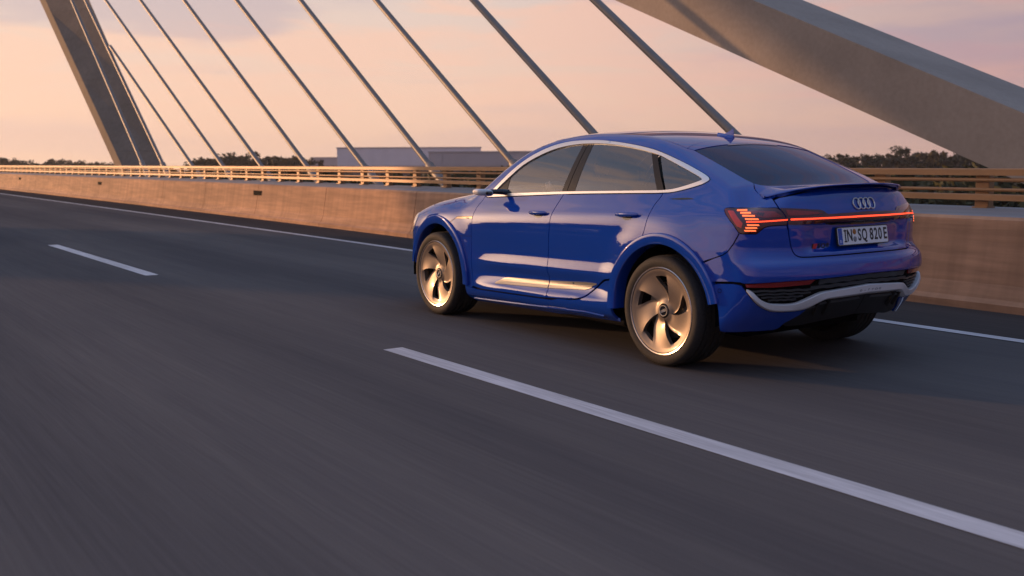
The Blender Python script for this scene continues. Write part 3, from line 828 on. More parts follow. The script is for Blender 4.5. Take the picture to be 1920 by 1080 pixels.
def inset(P, d):
    P = np.asarray(P, float); e = np.roll(P, -1, 0) - P; l = np.linalg.norm(e, axis=1)
    P = P[l > 1e-5]; e = np.roll(P, -1, 0) - P; e /= np.linalg.norm(e, axis=1, keepdims=True)
    nn = np.stack([-e[:, 1], e[:, 0]], -1)
    if poly_area(P) < 0: nn = -nn
    s = np.roll(nn, 1, 0) + nn; den = np.maximum(1 + np.sum(np.roll(nn, 1, 0) * nn, 1), .45)
    return P + s / den[:, None] * d
def inside(P, loops):
    r = np.zeros(len(P), bool)
    for L in loops:
        a = L; b = np.roll(L, -1, 0)
        for (x0, y0), (x1, y1) in zip(a, b):
            if y0 == y1: continue
            c = ((y0 > P[:, 1]) != (y1 > P[:, 1])) & (P[:, 0] < (x1 - x0) * (P[:, 1] - y0) / (y1 - y0) + x0)
            r ^= c
    return r
def patch(dom, loops, h=.025, off=0.0, skirt=.014, mirror=None):
    """cut a panel out of the body surface. returns V, F, N"""
    loops = [resample(np.asarray(L, float), h) for L in loops]
    allp = np.vstack(loops)
    lo, hi = allp.min(0), allp.max(0)
    gx = np.arange(lo[0] + h * .5, hi[0], h); gy = np.arange(lo[1] + h * .5, hi[1], h)
    G = np.array([(x + (h * .5 if j % 2 else 0), y) for j, y in enumerate(gy) for x in gx]) if len(gx) and len(gy) else np.zeros((0, 2))
    if len(G):
        G = G[inside(G, loops)]
        if len(G):
            keep = np.ones(len(G), bool)
            for i in range(0, len(G), 2000):
                d2 = ((G[i:i+2000, None, :] - allp[None]) ** 2).sum(-1).min(1); keep[i:i+2000] = d2 > (h * .55) ** 2
            G = G[keep]
    pts = np.vstack([allp, G]) if len(G) else allp
    edges = []; k = 0
    for L in loops:
        n = len(L); edges += [(k + i, k + (i + 1) % n) for i in range(n)]; k += n
    v, _, f, _, _, _ = delaunay_2d_cdt([Vector(p) for p in pts], edges, [], 0, 1e-6)
    v = np.array([tuple(a) for a in v]); f = np.array([t for t in f if len(t) == 3])
    cen = v[f].mean(1); f = f[inside(cen, loops)]
    used = np.unique(f); mp = -np.ones(len(v), int); mp[used] = np.arange(len(used)); v = v[used]; f = mp[f]
    P = DOM[dom](v); N = grad(P); P = P + N * (off(v)[:, None] if callable(off) else off)
    if callable(off):      # lifted by varying amounts: take the normals from the shape itself
        fn = np.cross(P[f[:, 1]] - P[f[:, 0]], P[f[:, 2]] - P[f[:, 0]]); fn *= np.sign((fn * N[f].sum(1)).sum(1))[:, None]
        N2 = np.zeros_like(P)
        for k in range(3): np.add.at(N2, f[:, k], fn)
        N = N2 / np.maximum(np.linalg.norm(N2, axis=1, keepdims=True), 1e-12)
        mid = np.abs(P[:, 1]) < .003; N[mid, 1] = 0
    fn = np.cross(P[f[:, 1]] - P[f[:, 0]], P[f[:, 2]] - P[f[:, 0]])
    flip = (fn * N[f].sum(1)).sum(1) < 0
    f[flip] = f[flip][:, ::-1]
    V = [P]; F = [tuple(t) for t in f]; NN = [N]
    if skirt:
        cnt = {}
        for a, b, c in f:
            for e in ((a, b), (b, c), (c, a)): cnt[e] = cnt.get(e, 0) + 1
        k = len(P); SV = []; SN = []
        for (a, b) in cnt:
            if (b, a) in cnt: continue
            if mirror == 'join' and abs(P[a][1]) < 2e-3 and abs(P[b][1]) < 2e-3: continue
            t = np.cross(P[b] - P[a], N[a]); l = np.linalg.norm(t)
            if l < 1e-9: continue
            t = t / l
            SV += [P[a], P[b], P[b] - N[b] * skirt, P[a] - N[a] * skirt]; SN += [t * .8 + N[a] * .2, t * .8 + N[b] * .2, t, t]
            F.append((k + 1, k, k + 3, k + 2)); k += 4
        if SV: V.append(np.array(SV)); NN.append(np.array(SN))
    V = np.vstack(V); NN = np.vstack(NN)
    return V, F, NN
def joinp(*ps):
    V = []; F = []; N = []; k = 0
    for v, f, n in ps:
        V.append(v); N.append(n); F += [tuple(i + k for i in t) for t in f]; k += len(v)
    return np.vstack(V), F, np.vstack(N)
def mir(p):
    v, f, n = p; s = np.array([1, -1, 1.]); return v * s, [t[::-1] for t in f], n * s
def part(name, p, mat, parent): return mesh_obj(name, p[0], p[1], mat, parent, True, p[2])
def both(name, p, mat, parents):
    """the same panel on the left and the right"""
    pl, pr = parents if isinstance(parents, tuple) else (parents, parents)
    return part(name, p, mat, pl), part(name, mir(p), mat, pr)
def whole(name, p, mat, parent): return part(name, joinp(p, mir(p)), mat, parent)

car = tag(empty('car', (0, 0, 0)), 'glossy blue coupe-roofed electric SUV with lit red tail lamps driving on the bridge', 'car')
CEN = S1 - SY                                    # wrap coordinate of the tail's centre line
zsh = lambda x: -.022 * (x - 1.27)
GAP = .0040
def arc(cx, r, a0, a1, n=24):
    return [(cx + r * math.cos(RAD(a0 + (a1 - a0) * i / n)), WH + r * math.sin(RAD(a0 + (a1 - a0) * i / n))) for i in range(n + 1)]

# ---- curves read off the body sides (x, z)
FD_F = smooth_loop([(2.262, 1.090), (2.285, 1.050), (2.330, .994), (2.352, .899), (2.355, .739), (2.342, .483), (2.330, .318)])
FD_R = smooth_loop([(1.163, 1.139), (1.229, .996), (1.247, .877), (1.262, .690), (1.264, .559), (1.260, .404), (1.254, .333)])
RD_R = smooth_loop([(.090, 1.166), (.095, 1.140), (.130, 1.080), (.151, .994), (.166, .914), (.205, .812)])
belt = lambda xs: [(x, float(_blz(x)) - .003) for x in xs]
CH_TOP = smooth_loop([(2.262, 1.090), (2.212, 1.118), (2.175, 1.145), (2.094, 1.218), (2.015, 1.290), (1.915, 1.363), (1.809, 1.422), (1.700, 1.466), (1.588, 1.500), (1.482, 1.521), (1.376, 1.534), (1.248, 1.541), (1.128, 1.542),
                      (1.014, 1.540), (.894, 1.533), (.742, 1.519), (.586, 1.501), (.440, 1.480), (.299, 1.454), (.144, 1.414), (.001, 1.370), (-.095, 1.338), (-.187, 1.305), (-.244, 1.282), (-.276, 1.263),
                      (-.276, 1.248), (-.240, 1.228), (-.171, 1.208), (-.097, 1.190), (-.022, 1.175), (.040, 1.168), (.090, 1.166)], 3)
CH_IN = smooth_loop([(2.165, 1.117), (2.128, 1.140), (2.06, 1.196), (1.985, 1.258), (1.873, 1.345), (1.728, 1.413), (1.558, 1.468), (1.396, 1.498), (1.235, 1.512), (1.104, 1.515), (.877, 1.509), (.572, 1.478), (.285, 1.428), (.118, 1.380), (-.060, 1.322),
                     (-.170, 1.284), (-.214, 1.265), (-.214, 1.252), (-.118, 1.222), (-.03, 1.200), (.03, 1.190), (.097, 1.184)], 3)

# ---- doors
fd = np.vstack([FD_F, [(x, .345 + zsh(x) - .016) for x in np.linspace(2.2, 1.32, 8)], FD_R[::-1], belt(np.linspace(1.3, 2.2, 14))])
rd = np.vstack([FD_R, smooth_loop([(1.18, .337), (1.08, .345), (.93, .360), (.84, .379), (.79, .402), (.735, .442), (.655, .498), (.585, .534), (.53, .543)], 3),
                arc(0, .505, 22, 60, 10), RD_R[::-1], belt(np.linspace(.2, 1.1, 12))])
fdp = patch('S', [inset(fd, GAP)], .022); rdp = patch('S', [inset(rd, GAP)], .022)
front_doors = both('front_door', fdp, 'paint', car); rear_doors = both('rear_door', rdp, 'paint', car)

# ---- body side: A-pillar, roof rail, C-pillar and quarter panel in one pressing
GL_L = [(.068, .600), (-.020, .603), (-.129, .607), (-.227, .610), (-.325, .611), (-.412, .607), (-.466, .598)]       # rear screen left edge (x, y)
TG_S = [(-.592, 1.232), (-.630, 1.199), (-.678, 1.173), (-.732, 1.163), (-.776, 1.162), (-.815, 1.136), (-.844, 1.098), (-.851, 1.088)]
LAMP_T = [(-.836, 1.088), (-.626, 1.088), (-.515, 1.086), (-.503, 1.082), (-.498, 1.074)]
LAMP_B = [(-.498, 1.074), (-.513, 1.054), (-.580, .987), (-.610, .945), (-.622, .934), (-.640, .931), (-.713, .931), (-.731, .946), (-.755, .968), (-.788, .978), (-.830, .981), (-.907, .983)]
BUMP_T = [(-.617, .932), (-.587, .868), (-.553, .816), (-.521, .794), (-.458, .769), (-.385, .742)]
S3 = lambda q: on_body(np.asarray(q, float)); T3 = lambda q: on_top(np.asarray(q, float))
seam = [(.117, .622), (.35, .620), (.7, .612), (1.1, .604), (1.4, .606), (1.6, .618), (1.75, .640), (1.9, .668), (2.05, .705), (2.18, .740), (2.30, .772), (2.38, .79)]
side3 = np.vstack([S3(CH_TOP), S3(RD_R[1:]), S3(arc(0, .50, 68, 131, 20)), S3(BUMP_T[::-1]), S3([(-.610, .945), (-.580, .987), (-.513, 1.054), (-.498, 1.074), (-.503, 1.082), (-.515, 1.086), (-.57, 1.087), (-.626, 1.088), (-.70, 1.088), (-.77, 1.088)]),
                   S3(TG_S[::-1]), T3(GL_L[::-1]), T3(seam)])
sp_ = patch('P', [inset(to_polar(side3), .003)], .022)
both('body_side', sp_, 'paint', car)
# roof skin and windscreen
tgtop = [(.117, .622), (.148, .530), (.184, .389), (.211, .226), (.229, .068), (.231, 0)]
hdr = [(1.735, 0), (1.72, .25), (1.68, .45), (1.615, .612)]
roof = patch('T', [inset(np.vstack([seam[1:6], hdr[::-1], [(1.2, 0), (.7, 0)], tgtop[::-1]]), .0012)], .035, mirror='join')
roof[0][np.abs(roof[0][:, 1]) < .0025, 1] = 0
whole('roof', roof, 'paint', car)
wsc = patch('T', [inset(np.vstack([seam[6:], [(2.52, .62), (2.60, .35), (2.63, 0)], hdr]), .001)], .04, off=-.004, mirror='join')
wsc[0][np.abs(wsc[0][:, 1]) < .0025, 1] = 0
whole('windscreen', wsc, 'glass_front', car)
hood_e = smooth_loop([(2.44, .765), (2.6, .775), (2.8, .775), (3.0, .765), (3.2, .745), (3.4, .70), (3.52, .64)], 3)
hood = patch('T', [inset(np.vstack([hood_e, [(3.62, .45), (3.68, .2), (3.70, 0), (3.2, 0), (2.70, 0), (2.67, .35), (2.58, .62)]]), .002)], .035, mirror='join')
hood[0][np.abs(hood[0][:, 1]) < .0035, 1] = 0
whole('bonnet', hood, 'paint', car)
whole('cowl', patch('T', [[(2.44, .765), (2.58, .62), (2.67, .35), (2.70, 0), (2.62, 0), (2.59, .35), (2.50, .64), (2.36, .80)]], .04, -.012, 0), 'black', car)
# front wing
fw3 = np.vstack([S3(FD_F[::-1]), T3([(2.36, .80)]), T3(hood_e), T3([(3.545, .68)]), S3([(3.46, .90), (3.44, .80), (3.43, .70), (3.41, .60)]), S3(arc(WB, .50, 25, 187, 40)), S3([(2.36, .30)])])
fwp = patch('P', [inset(to_polar(fw3), .003)], .025)
wings = both('front_wing', fwp, 'paint', car)
# nose: bumper shells, headlamps and grille (they face away from the road camera)
ap = np.linspace(.26, .92, 10)
nose_side = patch('S', [[(3.60, .26), (3.60, .90), (3.52, .905), (3.47, .895), (3.45, .80), (3.44, .70), (3.425, .60)] + arc(WB, .50, 22, -12, 10)], .025, -.0015)
both('front_bumper_corner', nose_side, 'paint', car)
nose = patch('F', [[(0, .26), (.815, .26), (.80, .74), (.60, .76), (.52, .70), (.50, .42), (0, .40)]], .035, -.004, mirror='join')
whole('front_bumper', nose, 'paint', car)
whole('front_grille', patch('F', [[(0, .405), (.497, .425), (.517, .70), (.50, .84), (0, .86)]], .04, -.02, 0), 'gloss', car)
nb = patch('F', [[(0, .862), (.50, .842), (.60, .80), (.80, .80), (.80, .91), (.50, .935), (0, .94)]], .035, -.004)
whole('bonnet_nose', nb, 'paint', car)
hl = patch('F', [[(.53, .72), (.60, .765), (.81, .745), (.82, .80), (.60, .80), (.53, .84)]], .03, 0, .01)
both('headlamp', hl, 'headlamp', car)
hs = patch('S', [smooth_loop([(3.60, .915), (3.50, .900), (3.37, .885), (3.40, .80), (3.46, .745), (3.60, .75)], 2)], .02, .004)
both('headlamp_corner', hs, 'headlamp', car)

# ---- tail: gate, lamps, bumper
TGL = smooth_loop([(-.851, 1.088), (-.896, 1.035), (-.915, .976), (-.924, .923), (-.938, .862), (-.957, .815), (-.985, .789), (-1.045, .779), (-1.24, .781), (-1.44, .783), (CEN, .784)], 3)
gate = np.vstack([TG_S[5:], TGL, [(CEN, 1.0), (CEN, 1.194)], [(-1.4, 1.193), (-1.2, 1.189), (-1.08, 1.181), (-.95, 1.164), (-.86, 1.152)]])
gp = patch('S', [inset(gate, GAP)], .018, mirror='join')
gp[0][np.abs(gp[0][:, 1]) < .0045, 1] = 0
# deck between the screen and the lip
GL_B = [(-.466, .598), (-.500, .575), (-.529, .532), (-.555, .46), (-.575, .378), (-.600, .22), (-.613, .103), (-.616, 0)]
deck3 = np.array(GL_B + [(-.70, 0), (-.815, 0), (-.805, .20), (-.775, .40), (-.735, .52), (-.70, .60), (-.665, .655), (-.626, .655), (-.594, .655), (-.556, .655), (-.516, .640)])
dp = patch('T', [inset(deck3, .002)], .02, 0, .012, 'join')
dp[0][np.abs(dp[0][:, 1]) < .0045, 1] = 0
# header strip over the screen
GL_T = [(.068, .600), (.074, .500), (.079, .390), (.087, .248), (.098, .071), (.10, 0)]
hp = patch('T', [inset(np.array(tgtop + GL_T[::-1]), .003)], .03, .001, .012, 'join')
hp[0][np.abs(hp[0][:, 1]) < .0045, 1] = 0
tailgate = whole('tailgate', gp, 'paint', car); whole('boot_deck', dp, 'paint', car); whole('roof_spoiler', hp, 'paint', car)
rg = patch('T', [inset(np.array(GL_T[::-1] + GL_L[1:] + GL_B[1:]), .004)], .03, -.003, .012, 'join')
rg[0][np.abs(rg[0][:, 1]) < .0055, 1] = 0
whole('rear_screen', rg, 'glass_tail', tailgate)
fr_o = np.array(GL_T[::-1] + GL_L[1:] + GL_B[1:])
frit = patch('T', [np.vstack([inset(fr_o, .002)])], .03, -.010, 0)
brk = patch('T', [[(.094, 0), (.088, .15), (.083, .26), (.070, .26), (.076, .15), (.082, 0)]], .02, .0015, 0)
whole('high_brake_lamp', brk, 'reflector', tailgate)
# spoiler lip: ducktail swept across the gate
tipc = smooth_loop([(-.632, .672, 1.160), (-.67, .648, 1.172), (-.715, .612, 1.186), (-.765, .555, 1.203), (-.82, .45, 1.219), (-.852, .32, 1.229), (-.870, .16, 1.234), (-.876, 0, 1.2355)], 4)
V = []; F = []
for i, (x, y, z) in enumerate(tipc):
    k = min(1, i / 9)
    fx = x + .02 + .225 * k; tp = T3([(min(fx, -.56 - .07 * (1 - y / .6) if y < .6 else -.56), y)])[0]
    lo = S3([(s_of(np.array([x + .03, y, z])), z - .012 - .020 * k)])[0]
    mid = (tp + np.array([x, y, z])) / 2 - np.array([0, 0, .006 * k])
    row = [tp - np.array([0, 0, .004]), tp + np.array([0, 0, .0015]), mid, (x + .012, y, z - .001), (x, y, z - .003), (x - .002, y, z - .008), (x + .010, y, z - .012), ((x + .02 + lo[0]) / 2, y, (z - .02 + lo[2]) / 2), (lo[0] + .004, y, lo[2])]
    V += [tuple(r) for r in row]
m_ = 9
for i in range(len(tipc) - 1):
    for k in range(m_ - 1): F.append((i * m_ + k, i * m_ + k + 1, (i + 1) * m_ + k + 1, (i + 1) * m_ + k))
mbx = MB().add(V, F); mbx.mirror()
lip = fix_normals(mbx.obj('spoiler_lip', 'paint', tailgate, True, 50))
# lamps
lampo = np.vstack([LAMP_T, LAMP_B[1:], TGL[np.argsort(-TGL[:, 1])][(np.sort(TGL[:, 1])[::-1] < 1.085) & (np.sort(TGL[:, 1])[::-1] > .99)][::-1]])
lp_ = patch('S', [inset(lampo, .002)], .016, .003, .012)
lamps = both('tail_lamp', lp_, 'lens', car)
for lamp, sgn in zip(lamps, (1, -1)):
    def lp(name, loop, mat, off, h=.012):
        p = patch('S', [np.array(loop)], h, off, .002)
        return part(name, p if sgn > 0 else mir(p), mat, lamp)
    rows = [(-.579, -.634, 1.071), (-.603, -.667, 1.055), (-.621, -.694, 1.0385), (-.642, -.718, 1.0195), (-.657, -.723, .984), (-.649, -.712, .967), (-.644, -.706, .950)]
    for a, b, z in rows: lp('led_bar', [(a, z + .0042), (b, z + .0042), (b - .005, z - .0042), (a - .005, z - .0042)], 'led', .0052)
    lp('light_strip', [(-.653, 1.0075), (-.72, 1.0085), (-.912, 1.0185), (-.912, 1.0105), (-.72, 1.0), (-.653, .999)], 'ledbar', .0052)
    lp('red_reflector', [(-.528, 1.069), (-.562, 1.069), (-.598, 1.03), (-.634, .995), (-.628, .965), (-.603, .976), (-.56, 1.03)], 'redblock', .0045)
    lp('inner_trim', [(-.655, 1.069), (-.82, 1.066), (-.872, 1.035), (-.76, 1.028), (-.715, 1.034)], 'reflector', .0042, .02)
# the lamp band on the gate
bt = smooth_loop([(-.858, 1.087), (-1.0, 1.082), (-1.109, 1.075), (-1.198, 1.070), (-1.235, 1.058), (-1.267, 1.044), (-1.38, 1.046), (CEN, 1.051)], 3)
bb = smooth_loop([(CEN, .992), (-1.35, .990), (-1.28, .992), (-1.2, .984), (-1.05, .983), (-.922, .984)], 3)
tb = TGL[(TGL[:, 1] < 1.085) & (TGL[:, 1] > .99)][::-1] + np.array([-.006, 0])
band = patch('S', [np.vstack([bt, bb, tb])], .016, .004, .012, 'join')
band[0][np.abs(band[0][:, 1]) < .0025, 1] = 0
bo = whole('lamp_band', band, 'lens', tailgate)
stp = patch('S', [[(-.934, 1.0205), (-1.1, 1.022), (-1.3, 1.024), (CEN, 1.026), (CEN, 1.016), (-1.3, 1.0145), (-1.1, 1.0125), (-.934, 1.0105)]], .014, .0085, .004, 'join')
stp[0][np.abs(stp[0][:, 1]) < .0025, 1] = 0
whole('light_strip', stp, 'ledbar', tailgate)
ins = patch('S', [[(-.90, 1.075), (-1.09, 1.064), (-1.17, 1.058), (-1.21, 1.046), (-1.0, 1.040), (-.915, 1.040)]], .02, .0055, 0)
both('reflector_field', ins, 'reflector', tailgate)
whole('grab_recess', patch('S', [[(-1.235, .991), (CEN, .992), (CEN, .968), (-1.33, .972), (-1.275, .978)]], .02, .002, 0), 'gloss', tailgate)

# bumper skin
CR_B = lambda s: .640 + .012 * min(1, max(0, (-s - .67) / .9))
bmp = np.vstack([BUMP_T[::-1][0:1] + np.array([[-.012, -.002]]), BUMP_T[::-1][1:], LAMP_B[3:], TGL[8:], [(CEN, .70), (CEN, .652)], [(-1.44, .649), (-1.116, .639), (-.92, .634), (-.66, .622), (-.64, .628), (-.58, .628), (-.50, .622), (-.443, .616)], arc(0, .505, 151, 135, 5)])
bp_ = patch('S', [inset(bmp, GAP)], .018, 0, .02, 'join')
bp_[0][np.abs(bp_[0][:, 1]) < .0045, 1] = 0
bumper = whole('rear_bumper', bp_, 'paint', car)
BL_T = smooth_loop([(-.676, .590), (-.690, .584), (-.712, .569), (-.748, .526), (-.794, .499), (-.844, .490), (-.937, .487), (-1.00, .495), (-1.08, .521), (-1.16, .548), (-1.21, .557), (-1.275, .561), (-1.44, .571), (CEN, .581)], 3)
BL_B = smooth_loop([(-.672, .580), (-.710, .522), (-.747, .479), (-.795, .450), (-.848, .439), (-.94, .437), (-1.033, .441), (-1.09, .453), (-1.160, .480), (-1.21, .498), (-1.26, .506), (-1.439, .511), (CEN, .516)], 3)
lowb = np.vstack([arc(0, .505, 154, 185, 8), [(-.50, .305)], smooth_loop([(-.52, .296), (-.656, .300), (-.844, .304), (-.90, .325)], 2), smooth_loop([(-.93, .352), (-1.044, .405), (-1.09, .448)], 2), BL_B[0:22][::-1] + np.array([0, -.004]), [(-.645, .612), (-.60, .620), (-.50, .614)]])
lb_ = patch('S', [inset(lowb, .003)], .018, -.002, .02)
both('bumper_lower', lb_, 'paint', bumper)
for sgn in (1, -1):      # parking sensor
    P = S3([(-.513, .568)]); N = grad(P)[0]; c = P[0] + N * .001
    q = Vector(N).to_track_quat('Z', 'Y').to_matrix()
    ring = MB(); V = []; F = []
    for i in range(16):
        t = 2 * math.pi * i / 16
        for r, hgt in ((.011, 0), (.0125, .0015), (.014, 0)): V.append(Vector(c) + q @ Vector((r * math.cos(t), r * math.sin(t), hgt)))
    for i in range(16):
        for k in range(2): F.append((i * 3 + k, ((i + 1) % 16) * 3 + k, ((i + 1) % 16) * 3 + k + 1, i * 3 + k + 1))
    V = [(v[0], v[1] * sgn, v[2]) for v in V]
    mesh_obj('parking_sensor', V, F, 'gap', bumper, True)
ss = np.concatenate([np.linspace(-.674, -.86, 16), np.linspace(-.88, -1.26, 26), np.linspace(-1.29, CEN, 14)])
zt = np.interp(-ss, -BL_T[:, 0], BL_T[:, 1]); zb = np.interp(-ss, -BL_B[:, 0], BL_B[:, 1])
ww = np.clip((zt - zb) / .045, 0.05, 1)
cols = []
for f, off in ((1.0, -.022), (1.0, .006), (.93, .011), (.30, .021), (.22, .0205), (0.0, .004), (-.05, -.02)):
    P = on_body(np.stack([ss, zb + (zt - zb) * f], -1)); N = grad(P); N[:, 2] *= .3; cols.append(P + N * (np.array(off) * ww)[:, None])
V = np.stack(cols, 1).reshape(-1, 3); m_ = len(cols); V[np.abs(V[:, 1]) < .004, 1] = 0
F = [(i * m_ + k, i * m_ + k + 1, (i + 1) * m_ + k + 1, (i + 1) * m_ + k) for i in range(len(ss) - 1) for k in range(m_ - 1)]
mbx = MB().add(V, F); mbx.mirror()
blade_o = fix_normals(mbx.obj('diffuser_blade', 'silver', car, True, 22))
# grille between bumper and blade
gri = patch('S', [np.vstack([[(-.664, .618), (-.92, .632), (-1.116, .637), (-1.44, .647), (CEN, .650)], BL_T[::-1] + np.array([0, -.004])])], .02, -.030, 0)
grille = whole('rear_grille', gri, 'gap', car)
for k, (za, zb, s0, s1) in enumerate(((.600, .632, -1.16, CEN), (.572, .592, -1.10, CEN), (.566, .578, -.70, -1.12), (.545, .555, -.735, -1.10), (.524, .534, -.76, -1.04), (.504, .514, -.80, -.99))):
    ss = np.linspace(s0, s1, 16)
    up = [(s, zb + .012 * max(0, min(1, (-s - 1.1) / .5)) + (.0035 if (i // 2) % 2 else 0)) for i, s in enumerate(ss)]
    dn = [(s, za + .012 * max(0, min(1, (-s - 1.1) / .5)) + (.0035 if (i // 2) % 2 else 0)) for i, s in enumerate(ss)]
    (whole if s1 == CEN else both)('grille_slat', patch('S', [np.array(up + dn[::-1])], .02, -.012, .012), 'dark_grey', grille)
rf = patch('S', [[(-.666, .617), (-.674, .600), (-.823, .597), (-1.082, .608), (-1.116, .636), (-.921, .631)]], .02, -.006, .01)
both('bumper_reflector', rf, 'reflector', bumper)
# black diffuser
dif = np.vstack([BL_B[22:] + np.array([0, -.006]), [(CEN, .42), (CEN, .36)], [(-1.4, .345), (-1.1, .318), (-.95, .318), (-.925, .335)], smooth_loop([(-.93, .346), (-1.044, .400), (-1.09, .442)], 2)])
dfp = patch('S', [inset(dif, .002)], .02, -.012, .03, 'join')
dfo = whole('diffuser', dfp, 'black', car)
for a, b, z in ((-1.10, -1.16, .452), (-1.19, -1.255, .474), (-1.30, -1.56, .484)):
    both('diffuser_bar', patch('S', [[(a, z + .004), (b, z + .012), (b - .012, z + .0005), (a + .012, z - .010)]], .02, -.003, .012), 'dark_grey', dfo)
for s in (-1.175, -1.275):
    both('diffuser_fin', patch('S', [[(s + .008, .492), (s - .008, .494), (s - .010, .40), (s + .006, .40)]], .02, .008, .03), 'black', dfo)

# ---- sill with its ledge, silver inlay
xs = np.linspace(2.44, .62, 24)
silltop = [(x, .333 + zsh(x) - .012) for x in xs]
kick = smooth_loop([(.60, .366), (.80, .395), (.735, .436), (.655, .492), (.585, .528), (.53, .537)], 3)
sill = np.vstack([[(2.46, .215), (2.46, .318)], [(x, .322 + zsh(x)) for x in np.linspace(2.3, 1.2, 8)], smooth_loop([(1.12, .343), (.93, .356), (.84, .372), (.785, .396), (.73, .436), (.65, .492), (.58, .528), (.525, .537)], 3),
                  arc(0, .505, 18, -14, 8), [(x, .205 + zsh(x)) for x in np.linspace(.45, 2.4, 12)]])
slp = patch('S', [inset(sill, .003)], .02, 0, .02)
both('sill', slp, 'paint', car)
bl = patch('S', [np.array([(2.38, .237 + zsh(2.38)), (1.27, .268 - .006), (.80, .278 + .004), (.60, .275), (.62, .262), (.80, .262), (1.27, .240), (2.38, .214)])], .02, .010, .016)
both('sill_blade', bl, 'paint', car)
dlt = lambda x: float(zsh(x))
for door_pair, x0, x1 in ((front_doors, 1.985, 1.268), (rear_doors, 1.256, .69)):
    for k in range(3):
        def zz(x, f):
            t = min(1, max(0, (2.02 - x) / .17)); lo = .372 + (.405 - .372) * (2.02 - x) / .76 if x > 1.26 else .405 + (.440 - .405) * (1.26 - x) / .5
            hi = lo + .062 * t
            if x < .80: hi = min(hi, .498); lo = lo + (.80 - x) * .35
            return lo + (hi - lo) * f
        f0, f1 = (k + .06) / 3, (k + .94) / 3
        xx = np.linspace(x0, x1 + (.05 if k == 0 and x1 < 1 else 0), 14)
        p = patch('S', [np.array([(x, zz(x, f1)) for x in xx] + [(x, zz(x, f0)) for x in xx[::-1]])], .014, .006 - .001 * k, .010)
        both('sill_inlay', p, 'inlay', door_pair)

# ---- wheel arch bands
def arch_band(cx, a0, a1, name):
    V = []; N = 56
    prof = [(.448, -.075), (.452, .006), (.456, .017), (.464, .0215), (.515, .0235), (.524, .021), (.530, .014), (.532, -.02)]
    F = []; m = len(prof)
    ang = np.linspace(a0, a1, N)
    pts = np.array([(cx + .535 * math.cos(RAD(a)), WH + .535 * math.sin(RAD(a))) for a in ang]); pts[:, 1] = np.maximum(pts[:, 1], .26)
    B = on_body(np.stack([pts[:, 0], pts[:, 1]], -1))[:, 1] if cx > 1 else np.array([float(np.interp(0, [0, 1], [q[1], q[1]])) for q in cast(np.stack([pts[:, 0], np.full(N, 1.6), pts[:, 1]], -1), np.tile([0, -1., 0], (N, 1)), 1.4, 50)[0]])
    B = np.convolve(np.pad(B, 3, 'edge'), np.ones(7) / 7, 'valid')
    for a, b in zip(ang, B):
        for r, dy in prof: V.append((cx + r * math.cos(RAD(a)), b + dy, WH + r * math.sin(RAD(a))))
    for i in range(N - 1):
        for k in range(m - 1): F.append((i * m + k, (i + 1) * m + k, (i + 1) * m + k + 1, i * m + k + 1))
    F += [tuple(range(m)), tuple((N - 1) * m + k for k in range(m))]
    for s in (1, -1):
        o = mesh_obj(name, [(x, y * s, z) for x, y, z in V], F, 'paint', car, True, None, 32); fix_normals(o)
arch_band(0, -4, 168, 'wheel_arch'); arch_band(WB, 8, 186, 'wheel_arch')
for cx in (0, WB):
    for s in (1, -1):
        mb = MB().lathe([(.47, s * .93), (.47, s * .60), (.02, s * .60)], 32, RAD(-6), RAD(186), cx, WH)
        mb.obj('wheel_liner', 'gap', car)

